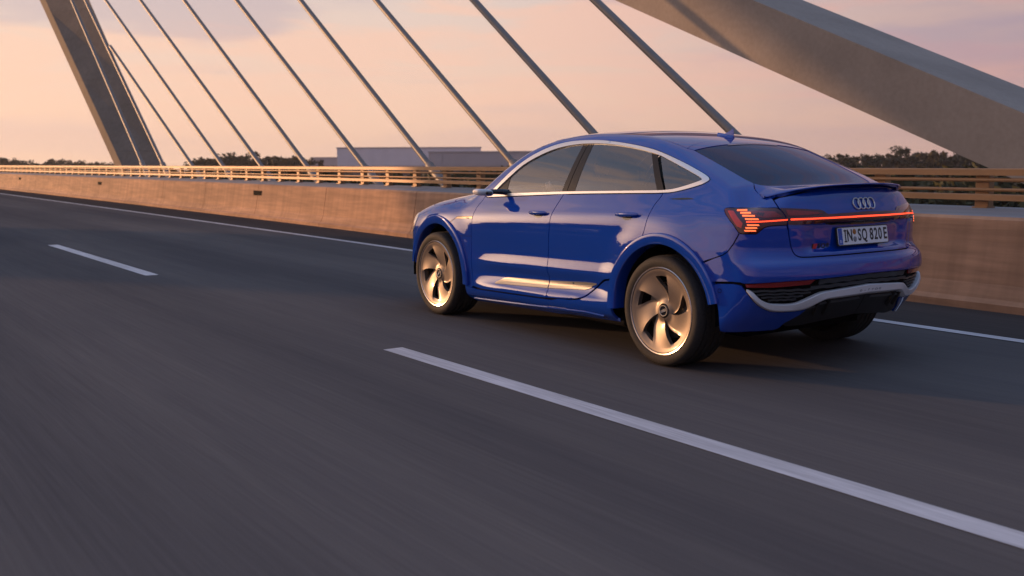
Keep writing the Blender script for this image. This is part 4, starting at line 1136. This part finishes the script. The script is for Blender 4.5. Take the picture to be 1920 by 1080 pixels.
# ---- wheels
def make_wheel(side):
    w = empty('wheel', (0, 0, 0), car)
    s = side
    y0 = .968                                     # outer rim face
    P = [(.298, y0 - .004), (.306, y0 + .001), (.330, y0 + .006), (.352, y0 + .003), (.366, y0 - .010), (.3735, y0 - .026)]
    for g in (.055, .105, .155, .205):
        yy = y0 - g
        P += [(.3765, yy + .007), (.3765, yy + .006), (.3685, yy + .005), (.3685, yy - .005), (.3765, yy - .006)]
    P += [(.374, y0 - .255), (.366, y0 - .272), (.345, y0 - .285), (.30, y0 - .280)]
    MB().lathe([(r, s * y) for r, y in P], 72).obj('tyre', 'rubber', w, True, 40)
    R = [(.299, y0 - .010), (.300, y0 - .001), (.296, y0 + .003), (.289, y0 + .001), (.285, y0 - .008), (.280, y0 - .030), (.272, y0 - .05), (.268, y0 - .22), (.285, y0 - .26)]
    MB().lathe([(r, s * y) for r, y in R], 72).obj('rim', 'alloy_rim', w, True, 40)
    # five broad turbine blades with narrow openings
    V = []; F = []; nb_, no_ = 18, 8; na = 5 * (nb_ + no_)
    rad = np.array([.050, .062, .074, .086, .098, .112, .126, .142, .158, .174, .190, .206, .222, .238, .250, .262, .274, .284]); nr = len(rad)
    def hw(r): return .06 + .32 * min(1, max(0, (r - .086) / .11)) ** .8
    def face(r, u):
        d = -.048 + .045 * ((r - .05) / .234) ** 1.6                                # dished towards the hub
        if r > .262: d = d * .4 - .002
        m = math.sin(math.pi * min(1, max(0, (r - .06) / .2)))
        return y0 + d - .034 * (u - .5) * m + .012 * (1 - sstep(.05, .085, r)) + .006 * math.exp(-((u - (1 - hw(r))) / .05) ** 2) * m
    for r in rad:
        e = 1 - hw(r)
        us = [e * k / nb_ for k in range(nb_)] + [e + (1 - e) * k / no_ for k in range(no_)]
        for k in range(5):
            for u in us:
                a = (k + u - .38 * (r - .05) / .234) * 2 * math.pi / 5
                V.append((r * math.cos(a), s * face(r, u), r * math.sin(a)))
    keep = np.ones((nr - 1, na), bool)
    for j in range(nr - 1):
        for i in range(na):
            if .085 < rad[j] and rad[j + 1] < .239 and i % (nb_ + no_) >= nb_: keep[j, i] = False
    for j in range(nr - 1):
        for i in range(na):
            if keep[j, i]: F.append((j * na + i, j * na + (i + 1) % na, (j + 1) * na + (i + 1) % na, (j + 1) * na + i))
    # depth of the openings
    k0 = len(V); V += [(x, y - s * .032, z) for x, y, z in V[:k0]]
    for j in range(nr - 1):
        for i in range(na):
            if keep[j, i]: continue
            a, b, c, d = j * na + i, j * na + (i + 1) % na, (j + 1) * na + (i + 1) % na, (j + 1) * na + i
            if keep[j, (i - 1) % na]: F.append((a, d, d + k0, a + k0))
            if keep[j, (i + 1) % na]: F.append((b, c, c + k0, b + k0))
            if j and keep[j - 1, i]: F.append((a, b, b + k0, a + k0))
            if j < nr - 2 and keep[j + 1, i]: F.append((d, c, c + k0, d + k0))
    o = mesh_obj('blades', V, F, 'alloy', w, True, None, 30); fix_normals(o)
    MB().lathe([(0, s * (y0 - .085)), (.19, s * (y0 - .085)), (.195, s * (y0 - .09)), (.195, s * (y0 - .11))], 48).obj('brake_disc', 'disc', w)
    MB().lathe([(.274, s * (y0 - .115)), (.0, s * (y0 - .115))], 36).obj('wheel_back', 'gap', w)
    MB().lathe([(0, s * (y0 - .030)), (.032, s * (y0 - .030)), (.035, s * (y0 - .033)), (.036, s * (y0 - .045))], 28).obj('hub_cap', 'gloss', w)
    ringm = MB().lathe([(.033, s * (y0 - .0315)), (.0345, s * (y0 - .028)), (.0375, s * (y0 - .028)), (.0385, s * (y0 - .04))], 28)
    for k in range(4):
        cx = (-.0165 + .011 * k)
        ringm.tube([(cx + .0085 * math.cos(t), s * (y0 - .029), .0085 * math.sin(t)) for t in np.linspace(0, 2 * math.pi, 17)], .0012, 5, False)
    ringm.obj('hub_emblem', 'chrome', w)
    return w
wl = make_wheel(1); wr = make_wheel(-1)
wl.location = (0, 0, WH + .001); wr.location = (0, 0, WH + .001)
for w, ang in ((wl, 20), (wr, 55)):
    c = w.copy(); link(c); c.parent = car; c.location = (WB, 0, WH + .001); c.rotation_euler.y = RAD(ang + 27)
    w.rotation_euler.y = RAD(ang)
    for ch in list(w.children):
        d = ch.copy(); link(d); d.parent = c

# ---- windows
cin = CH_IN
def cut(x0, x1, slope0=None, slope1=None):
    """part of the side window opening between two slanting lines x = f(z)"""
    top = cin[:, :]; pts = []
    up = [p for p in cin if x1(p[1]) <= p[0] <= x0(p[1])]
    return up
bl_in = lambda x: float(np.interp(x, [-.03, .03, .097, 1.17, 1.948, 2.165], [1.200, 1.190, 1.183, 1.152, 1.120, 1.112]))
tops = sorted([(p[0], p[1]) for p in CH_IN if p[1] > 1.19 or p[0] > 1.9])
def top_in(x):
    q = [p for p in CH_IN[: len(CH_IN) - 12]]
    q = sorted((a, b) for a, b in q); return float(np.interp(x, [a for a, b in q], [b for a, b in q]))
def pane(xb0, xt0, xb1, xt1, n=14):
    """window piece: front edge runs from (xb0, sill) to (xt0, top), rear edge from (xb1, sill) to (xt1, top)"""
    return np.array([(x, bl_in(x)) for x in np.linspace(xb1, xb0, n)] + [(x, top_in(x)) for x in np.linspace(xt0, xt1, 26)])
fg = patch('S', [inset(pane(1.953, 1.978, 1.212, 1.180), .0)], .03, -.006, .006)
both('window', fg, 'glass_front', front_doors)
rgl = patch('S', [pane(1.047, 1.050, .159, .355)], .03, -.006, .006)
both('window', rgl, 'glass_rear', rear_doors)
qg = np.array([(.079, 1.187)] + [tuple(p) for p in CH_IN[::-1] if p[0] < .075 and p[1] < 1.26] + [tuple(p) for p in CH_IN[::-1] if p[1] >= 1.26 and p[0] < .25] + [(.25, 1.416)])
both('quarter_window', patch('S', [inset(qg, .002)], .025, -.006, .006), 'glass_rear', car)
both('pillar_trim', patch('S', [pane(1.209, 1.177, 1.149, 1.125, 6)], .03, -.004, .006), 'pillar', front_doors)
both('pillar_trim', patch('S', [pane(1.142, 1.118, 1.050, 1.053, 6)], .03, -.004, .006), 'pillar', rear_doors)
both('pillar_trim', patch('S', [pane(.156, .352, .092, .290, 6)], .03, -.004, .006), 'pillar', rear_doors)
both('mirror_sail', patch('S', [pane(2.12, 2.125, 1.957, 1.982, 6)], .03, -.004, .006), 'pillar', front_doors)
# bright frame round the windows
trim_loop = [np.vstack([inset(np.vstack([CH_TOP, belt(np.linspace(.15, 2.2, 30))]), .002)]), inset(np.vstack([CH_IN, [(x, bl_in(x)) for x in np.linspace(.15, 2.1, 30)]]), .0)]
both('window_trim', patch('S', trim_loop, .016, .005, .012), 'chrome', car)

# ---- handles, mirrors, antenna, badges
for pair, xc, zc, half in ((front_doors, 1.405, .986, .125), (rear_doors, .363, 1.014, .128)):
    p = S3([(xc, zc)])[0]
    for d, s in zip(pair, (1, -1)):
        mb = MB(); V = []; F = []; n = 22; m = 12
        for i in range(n):
            t = -1 + 2 * i / (n - 1); w = (1 - abs(t) ** 3.2) ** .5
            x = xc - t * half; base = S3([(x, zc)])[0]
            for k in range(m):
                a = 2 * math.pi * k / m
                V.append((x, s * (base[1] + .012 + .017 * (1 - t * t) + .011 * w * math.cos(a)), zc + .004 * t + .0165 * (w * .9 + .08) * math.sin(a)))
        for i in range(n - 1):
            for k in range(m): F.append((i * m + k, i * m + (k + 1) % m, (i + 1) * m + (k + 1) % m, (i + 1) * m + k))
        F += [tuple(range(m)), tuple((n - 1) * m + k for k in range(m))]
        h = fix_normals(mesh_obj('handle', V, F, 'paint', d, True, None, 50))
        cup = patch('S', [[(xc + .055 * math.cos(t), zc - .014 + .026 * math.sin(t)) for t in np.linspace(0, 2 * math.pi, 20)[:-1]]], .02, .0012, 0)  # flat dark patch painted in place of the shaded hollow behind the grip
        part('handle_cup_shade', cup if s > 0 else mir(cup), 'gloss', d)
for d, s in zip(front_doors, (1, -1)):
    mb = MB()
    mb.tube([(1.945, s * .845, 1.128), (1.960, s * .90, 1.135), (1.985, s * .955, 1.137), (2.005, s * .985, 1.135)], [.026, .024, .022, .022], 10)
    mb.obj('mirror_arm', 'gloss', d)
    V = []; F = []; n = 14; m = 14
    for i in range(n):
        t = i / (n - 1); yy = .965 + .135 * t
        sx = .075 * (1 - .35 * t) * (1 - (2 * t - 1) ** 6 * .55); sz = .032 * (1 - .2 * t) * (1 - (2 * t - 1) ** 6 * .6)
        cx = 2.035 + .02 * t; cz = 1.125 + .012 * t
        for k in range(m):
            a = 2 * math.pi * k / m; c, e = math.cos(a), math.sin(a)
            V.append((cx + sx * math.copysign(abs(c) ** .8, c) + (.02 if c > 0 else 0), s * yy, cz + sz * math.copysign(abs(e) ** .7, e)))
    for i in range(n - 1):
        for k in range(m): F.append((i * m + k, i * m + (k + 1) % m, (i + 1) * m + (k + 1) % m, (i + 1) * m + k))
    F += [tuple(range(m)), tuple((n - 1) * m + k for k in range(m))]
    fix_normals(mesh_obj('mirror_camera', V, F, 'silver', d, True, None, 45))
    MB().box(1.952, 1.98, min(s * 1.0, s * 1.055), max(s * 1.0, s * 1.055), 1.112, 1.142, .008).obj('camera_lens', 'gloss', d, False)
# antenna fin on the roof
mb = MB(); V = []; F = []; n = 14
az0 = float(T3([(.33, 0)])[0][2])
for i in range(n):
    t = i / (n - 1); x = .42 - .145 * t; zb = float(T3([(x, 0)])[0][2]) - .004
    hh = .022 + .060 * max(0, (t - .45) / .55) ** 1.3 * (1 if t < .97 else .55); wv = .026 * math.sin(math.pi * min(.97, max(.03, t))) ** .6 + .004
    for dy, dz in ((-1, 0), (-.8, .012), (-.16, .02), (-.09, hh), (.09, hh), (.16, .02), (.8, .012), (1, 0)): V.append((x - (hh - .022) * .35, dy * wv, zb + dz if dz != hh else zb + hh))
for i in range(n - 1):
    for k in range(7): F.append((i * 8 + k, i * 8 + k + 1, (i + 1) * 8 + k + 1, (i + 1) * 8 + k))
F += [tuple(range(8)), tuple((n - 1) * 8 + k for k in range(8))]
fix_normals(mesh_obj('antenna_fin', V, F, 'paint', car, True, None, 40))
# charging flap line with its script on the front wing
for wv, s in zip(wings, (1, -1)):
    def lay(name, loop, mat, off, h=.02):
        p = patch('S', [np.array(loop)], h, off, .0015); return part(name, p if s > 0 else mir(p), mat, wv)
    lay('flap_strip', [(2.352, .917), (2.585, .905), (2.620, .888), (2.352, .899)], 'gold_flap', .0025)
    lay('flap_seam', [(2.352, .9205), (2.590, .9085), (2.690, .858), (2.690, .853), (2.588, .9055), (2.352, .9175)], 'gap', .0012)
    lay('flap_seam', [(2.352, .7495), (2.520, .7445), (2.520, .7415), (2.352, .7465)], 'gap', .0012)
    t = text_obj('wing_script', 'e-tron', .0185, 'ink', wv, .0005, 1.05)
    P = S3([(2.425, .9015)]); N = grad(P)[0]
    yv = Vector(N) * s if False else Vector((N[0], N[1] * s, N[2]))
    xax = Vector((-1, 0, 0)) if s > 0 else Vector((1, 0, 0)); zax = yv.normalized(); xax = (xax - zax * xax.dot(zax)).normalized(); yax = zax.cross(xax)
    mt = Matrix((xax, yax, zax)).transposed().to_4x4(); mt.translation = Vector((P[0][0], P[0][1] * s, P[0][2])) + zax * .0032
    t.matrix_local = mt
for s in (1, -1):      # charge point cover on the quarter panel
    q = patch('S', [smooth_loop([(.010, 1.130), (-.07, 1.137), (-.157, 1.1405), (-.214, 1.135), (-.157, 1.1295), (-.07, 1.126), (.010, 1.130)], 2)[:-1]], .015, .0012, 0)
    part('fuel_flap_seam', q if s > 0 else mir(q), 'gloss', car)
def facing_rear(o, x, y, z, tilt):
    """stand a flat object (built in x right, y up) on the tail so that it reads from behind"""
    rx_ = Vector((0, -1, 0)); up = Vector((math.sin(tilt), 0, math.cos(tilt))); nn = rx_.cross(up)
    m = Matrix((rx_, up, nn)).transposed().to_4x4(); m.translation = Vector((x, y, z)); o.matrix_local = m
xr0 = float(on_body(np.array([(CEN, .90)]))[0][0])
pl = empty('number_plate', parent=car); facing_rear(pl, xr0 - .014, 0.006, .897, .17)
def rrect(w, h, r, n=4):
    out = []
    for cx, cy, a in ((w/2-r, h/2-r, 0), (-w/2+r, h/2-r, 90), (-w/2+r, -h/2+r, 180), (w/2-r, -h/2+r, 270)):
        for k in range(n + 1): out.append((cx + r * math.cos(RAD(a + 90 * k / n)), cy + r * math.sin(RAD(a + 90 * k / n))))
    return out
MB().prism(rrect(.532, .122, .012), 'z', -.012, -.001).obj('plate_frame', 'black', pl, False)
MB().prism(rrect(.520, .110, .010), 'z', -.0012, .0012).obj('plate_face', 'plate', pl, False)
MB().prism([(-.257, -.0525), (-.216, -.0525), (-.216, .0525), (-.257, .0525)], 'z', .001, .002).obj('plate_band', 'plate_blue', pl, False)
t = text_obj('plate_letter', 'D', .026, 'plate', pl, .0004); t.location = (-.2365, -.034, .0022)
st = MB()
for k in range(12):
    a = k * math.pi / 6; cx, cy = -.2365 + .0125 * math.cos(a), .022 + .0125 * math.sin(a)
    st.prism([(cx + .0022 * math.cos(b * math.pi / 3), cy + .0022 * math.sin(b * math.pi / 3)) for b in range(6)], 'z', .0018, .0026)
st.obj('plate_stars', 'gold_flap', pl, False)
for body, xx, w in (('I', -.186, .72), ('N', -.142, .72), ('S', -.040, .70), ('Q', .012, .66), ('8', .086, .72), ('2', .132, .72), ('0', .178, .72), ('E', .232, .74)):
    t = text_obj('plate_letter', body, .106, 'ink', pl, .0006, w, .0018); t.location = (xx, 0, .0022)
mb_i = MB().box(-.199, -.173, -.0385, -.031, .0014, .0028).box(-.199, -.173, .031, .0385, .0014, .0028); mb_i.obj('plate_letter', 'ink', pl, False)
for yy, mt in ((.026, 'seal_orange'), (-.022, 'seal_grey')):
    o = MB().lathe([(0, .001), (.0165, .001), (.018, 0)], 24).obj('plate_seal', mt, pl); o.rotation_euler.x = RAD(90); o.location = (-.091, yy, .0024)
# emblem of four rings
em = MB()
for k in range(4):
    cy = .0755 - .0503 * k
    pts = []
    for t in np.linspace(0, 2 * math.pi, 33): pts.append((cy + .0345 * math.cos(t), 1.1035 + .0345 * math.sin(t)))
    B = on_body(np.array([(CEN + y, z) if y >= 0 else (CEN - y * -1, z) for y, z in [(abs(a), b) for a, b in pts]]))
    path = [(B[i][0] - .006, pts[i][0], pts[i][1]) for i in range(len(pts))]
    em.tube(path, .0042, 8, False)
em.obj('ring_emblem', 'chrome', tailgate)
P = S3([(CEN + .37, .846)]); Nb = grad(P)[0]
def on_gate(o, y, z, lift=.001):
    p = S3([(CEN + abs(y), z)]); nv = grad(p)[0]; nv = Vector((nv[0], nv[1] * (1 if y >= 0 else -1), nv[2]))
    rx_ = Vector((0, -1, 0)); rx_ = (rx_ - nv * rx_.dot(nv)).normalized(); up = nv.cross(rx_)
    m = Matrix((rx_, up, nv)).transposed().to_4x4(); m.translation = Vector((p[0][0], y, p[0][2])) + nv * lift; o.matrix_local = m
o = MB().prism([(-.018, -.016), (.011, -.016), (.021, .016), (-.008, .016)], 'z', 0, .003).obj('badge_field', 'badge_red', tailgate, False); on_gate(o, .428, .842)
o = MB().prism([(-.027, -.016), (-.018, -.016), (-.008, .016), (-.017, .016)], 'z', 0, .003).obj('badge_field', 'gloss', tailgate, False); on_gate(o, .428, .842)
for ch, y in (('S', .392), ('Q', .357), ('8', .322)):
    o = text_obj('badge_letter', ch, .040, 'ink', tailgate, .0012, 1.15, .0008); on_gate(o, y, .843)
# script pressed into the blade
for k, ch in enumerate('e-tron'):
    y = .095 - .040 * k
    o = text_obj('pressed_letter', ch, .036, 'dark_grey' if False else 'seal_grey', blade_o, .0004, 1.5); on_gate(o, y, .551, .0175)

# ---- dark inner shell, floor and cabin
lsh = [np.array([(3.4, .30)] + arc(WB, .52, 10, 178, 16) + [(2.40, .26), (.53, .26)] + arc(0, .52, 4, 176, 16) + [(-.53, .34), (-.9, .36), (CEN, .42), (CEN, 1.12), (-.9, 1.06), (-.5, 1.06), (0, 1.10), (1.2, 1.09), (2.3, 1.04), (3.0, .96), (3.4, .88)])]
ish = patch('S', lsh, .05, -.022, 0)
whole('inner_shell', ish, 'gap', car)
rsh = patch('T', [[(1.62, .58), (1.66, .3), (1.68, 0), (.9, 0), (.12, 0), (.10, .3), (.08, .57), (.6, .575), (1.1, .57)]], .06, -.030, 0)
whole('headliner', rsh, 'interior', car)
dsh = patch('T', [[(-.50, .56), (-.58, .38), (-.63, 0), (-.79, 0), (-.76, .4), (-.68, .58)]], .05, -.025, 0)
whole('rear_shelf', dsh, 'gap', car)
hsh = patch('T', [[(2.52, .70), (2.68, .40), (2.72, 0), (3.6, 0), (3.5, .5), (3.2, .68), (2.8, .71)]], .06, -.03, 0)
whole('engine_cover', hsh, 'gap', car)
fl = MB().box(.42, 2.5, -.90, .90, .205, .27, .02).box(-.42, .42, -.60, .60, .22, .30).box(2.5, 3.36, -.60, .60, .22, .30).box(-.62, -.42, -.52, .52, .31, .38).box(3.36, 3.62, -.6, .6, .22, .3)
fl.obj('floor_pan', 'gap', car, False)
MB().box(-.45, 2.5, -.80, .80, .30, .42).box(1.98, 2.6, -.74, .74, .42, 1.06, .06).box(-.45, .10, -.66, .66, .42, 1.0, .06).obj('cabin_trim', 'interior', car, False)
def seat(x, y):
    e = empty('seat', (x, y, .42), car)
    MB().ball((.12, 0, .18), (.30, .27, .14), 16, 10, .6).obj('cushion', 'interior', e)
    V = []; F = []; n = 10
    b = MB()
    b.ball((-.22, 0, .48), (.12, .26, .38), 16, 12, .6); o = b.obj('backrest', 'interior', e); o.rotation_euler.y = RAD(-14)
    o = MB().ball((-.30, 0, .86), (.06, .14, .10), 14, 8, .65).obj('headrest', 'interior', e)
for x, y in ((1.32, .40), (1.25, -.40), (.42, .40), (.42, -.40)): seat(x, y)
sw = MB(); SWC = Vector((1.78, .42, 1.03)); tl = RAD(24)
ring = [SWC + Vector((math.sin(tl) * .185 * math.sin(t), .185 * math.cos(t), math.cos(tl) * .185 * math.sin(t))) for t in np.linspace(0, 2 * math.pi, 33)]
sw.tube(ring, .016, 8, False)
for a in (180, 0, 270): sw.tube([SWC, SWC + Vector((math.sin(tl) * .18 * math.sin(RAD(a)), .18 * math.cos(RAD(a)), math.cos(tl) * .18 * math.sin(RAD(a))))], .016, 6)
sw.ball(tuple(SWC), (.03, .07, .06)); sw.tube([SWC, SWC + Vector((.25, 0, -.1))], .03, 8)
sw.obj('steering_wheel', 'interior', car)

# ---- the driver
def skin_body(name, joints, edges, mat, parent=None, sub=1):
    me = bpy.data.meshes.new(name); me.from_pydata([j[:3] for j in joints], edges, []); o = link(bpy.data.objects.new(name, me), parent)
    me.materials.append(M[mat])
    md = o.modifiers.new('skin', 'SKIN'); md.use_smooth_shade = True
    for v, j in zip(me.skin_vertices[0].data, joints): v.radius = (j[3], j[4] if len(j) > 4 else j[3])
    me.skin_vertices[0].data[0].use_root = True
    sd = o.modifiers.new('sub', 'SUBSURF'); sd.levels = sub; sd.render_levels = sub
    return o
person = tag(empty('person', (1.30, .40, .60)), 'driver in a dark shirt at the wheel, one hand raised behind the front side window', 'person')
J = [(0, 0, .06, .15, .17), (-.05, 0, .22, .13, .16), (-.10, 0, .40, .13, .18), (-.10, 0, .50, .07, .10), (-.09, 0, .57, .055, .055), (-.07, 0, .66, .075, .07), (-.06, 0, .75, .082, .075), (-.065, 0, .83, .055, .055),
     (-.09, .19, .45, .065, .065), (.17, .28, .33, .046, .046), (.44, .13, .535, .034, .034), (-.09, -.19, .45, .065, .065), (.12, -.24, .28, .046, .046), (.38, -.16, .42, .036, .036),
     (.25, .12, .06, .085, .085), (.46, .14, .10, .065, .065), (.62, .14, -.22, .045, .045), (.25, -.12, .06, .085, .085), (.46, -.14, .10, .065, .065), (.62, -.14, -.22, .045, .045)]
E_ = [(0, 1), (1, 2), (2, 3), (3, 4), (4, 5), (5, 6), (6, 7), (2, 8), (8, 9), (9, 10), (2, 11), (11, 12), (12, 13), (0, 14), (14, 15), (15, 16), (0, 17), (17, 18), (18, 19)]
bo_ = skin_body('body', J, E_, 'shirt', person)
hd = MB().ball((-.055, 0, .735), (.098, .078, .118), 18, 14)
hd.ball((.045, 0, .725), (.018, .014, .022)).ball((-.06, .078, .73), (.022, .01, .03)).ball((-.06, -.078, .73), (.022, .01, .03)); hd.obj('head', 'skin', person)
MB().ball((-.075, 0, .775), (.105, .086, .095), 18, 12).obj('hair', 'hair', person)
# hands: palm with four fingers closed round the rim and a thumb
def hand(base, s, up):
    b = Vector(base); u = Vector(up).normalized(); side = Vector((0, s, 0)); fw = side.cross(u) if s > 0 else u.cross(side)
    fw = Vector((1, 0, .2)).normalized(); side = u.cross(fw).normalized()
    Jh = [tuple(b) + (.026, .026), tuple(b + fw * .045) + (.036, .020), tuple(b + fw * .085) + (.038, .018)]; Eh = [(0, 1), (1, 2)]
    for k in range(4):
        o_ = (k - 1.5) * .019; ln = (.9, 1.05, 1.0, .78)[k]
        p0 = b + fw * .088 + u * o_; p1 = p0 + fw * .034 * ln - side * s * .010; p2 = p1 + fw * .006 - side * s * .028 * ln; p3 = p2 - fw * .018 - side * s * .012
        i = len(Jh); Jh += [tuple(p0) + (.0095,), tuple(p1) + (.009,), tuple(p2) + (.0085,), tuple(p3) + (.0075,)]; Eh += [(2, i), (i, i + 1), (i + 1, i + 2), (i + 2, i + 3)]
    p0 = b + fw * .03 + u * .034; p1 = p0 + fw * .03 + u * .014 - side * s * .012; p2 = p1 + fw * .022 - side * s * .018
    i = len(Jh); Jh += [tuple(p0) + (.012,), tuple(p1) + (.0105,), tuple(p2) + (.009,)]; Eh += [(1, i), (i, i + 1), (i + 1, i + 2)]
    return skin_body('hand', Jh, Eh, 'skin', person)
hand((.45, .125, .545), 1, (0, .25, 1)); hand((.375, -.16, .425), -1, (0, -.25, 1))
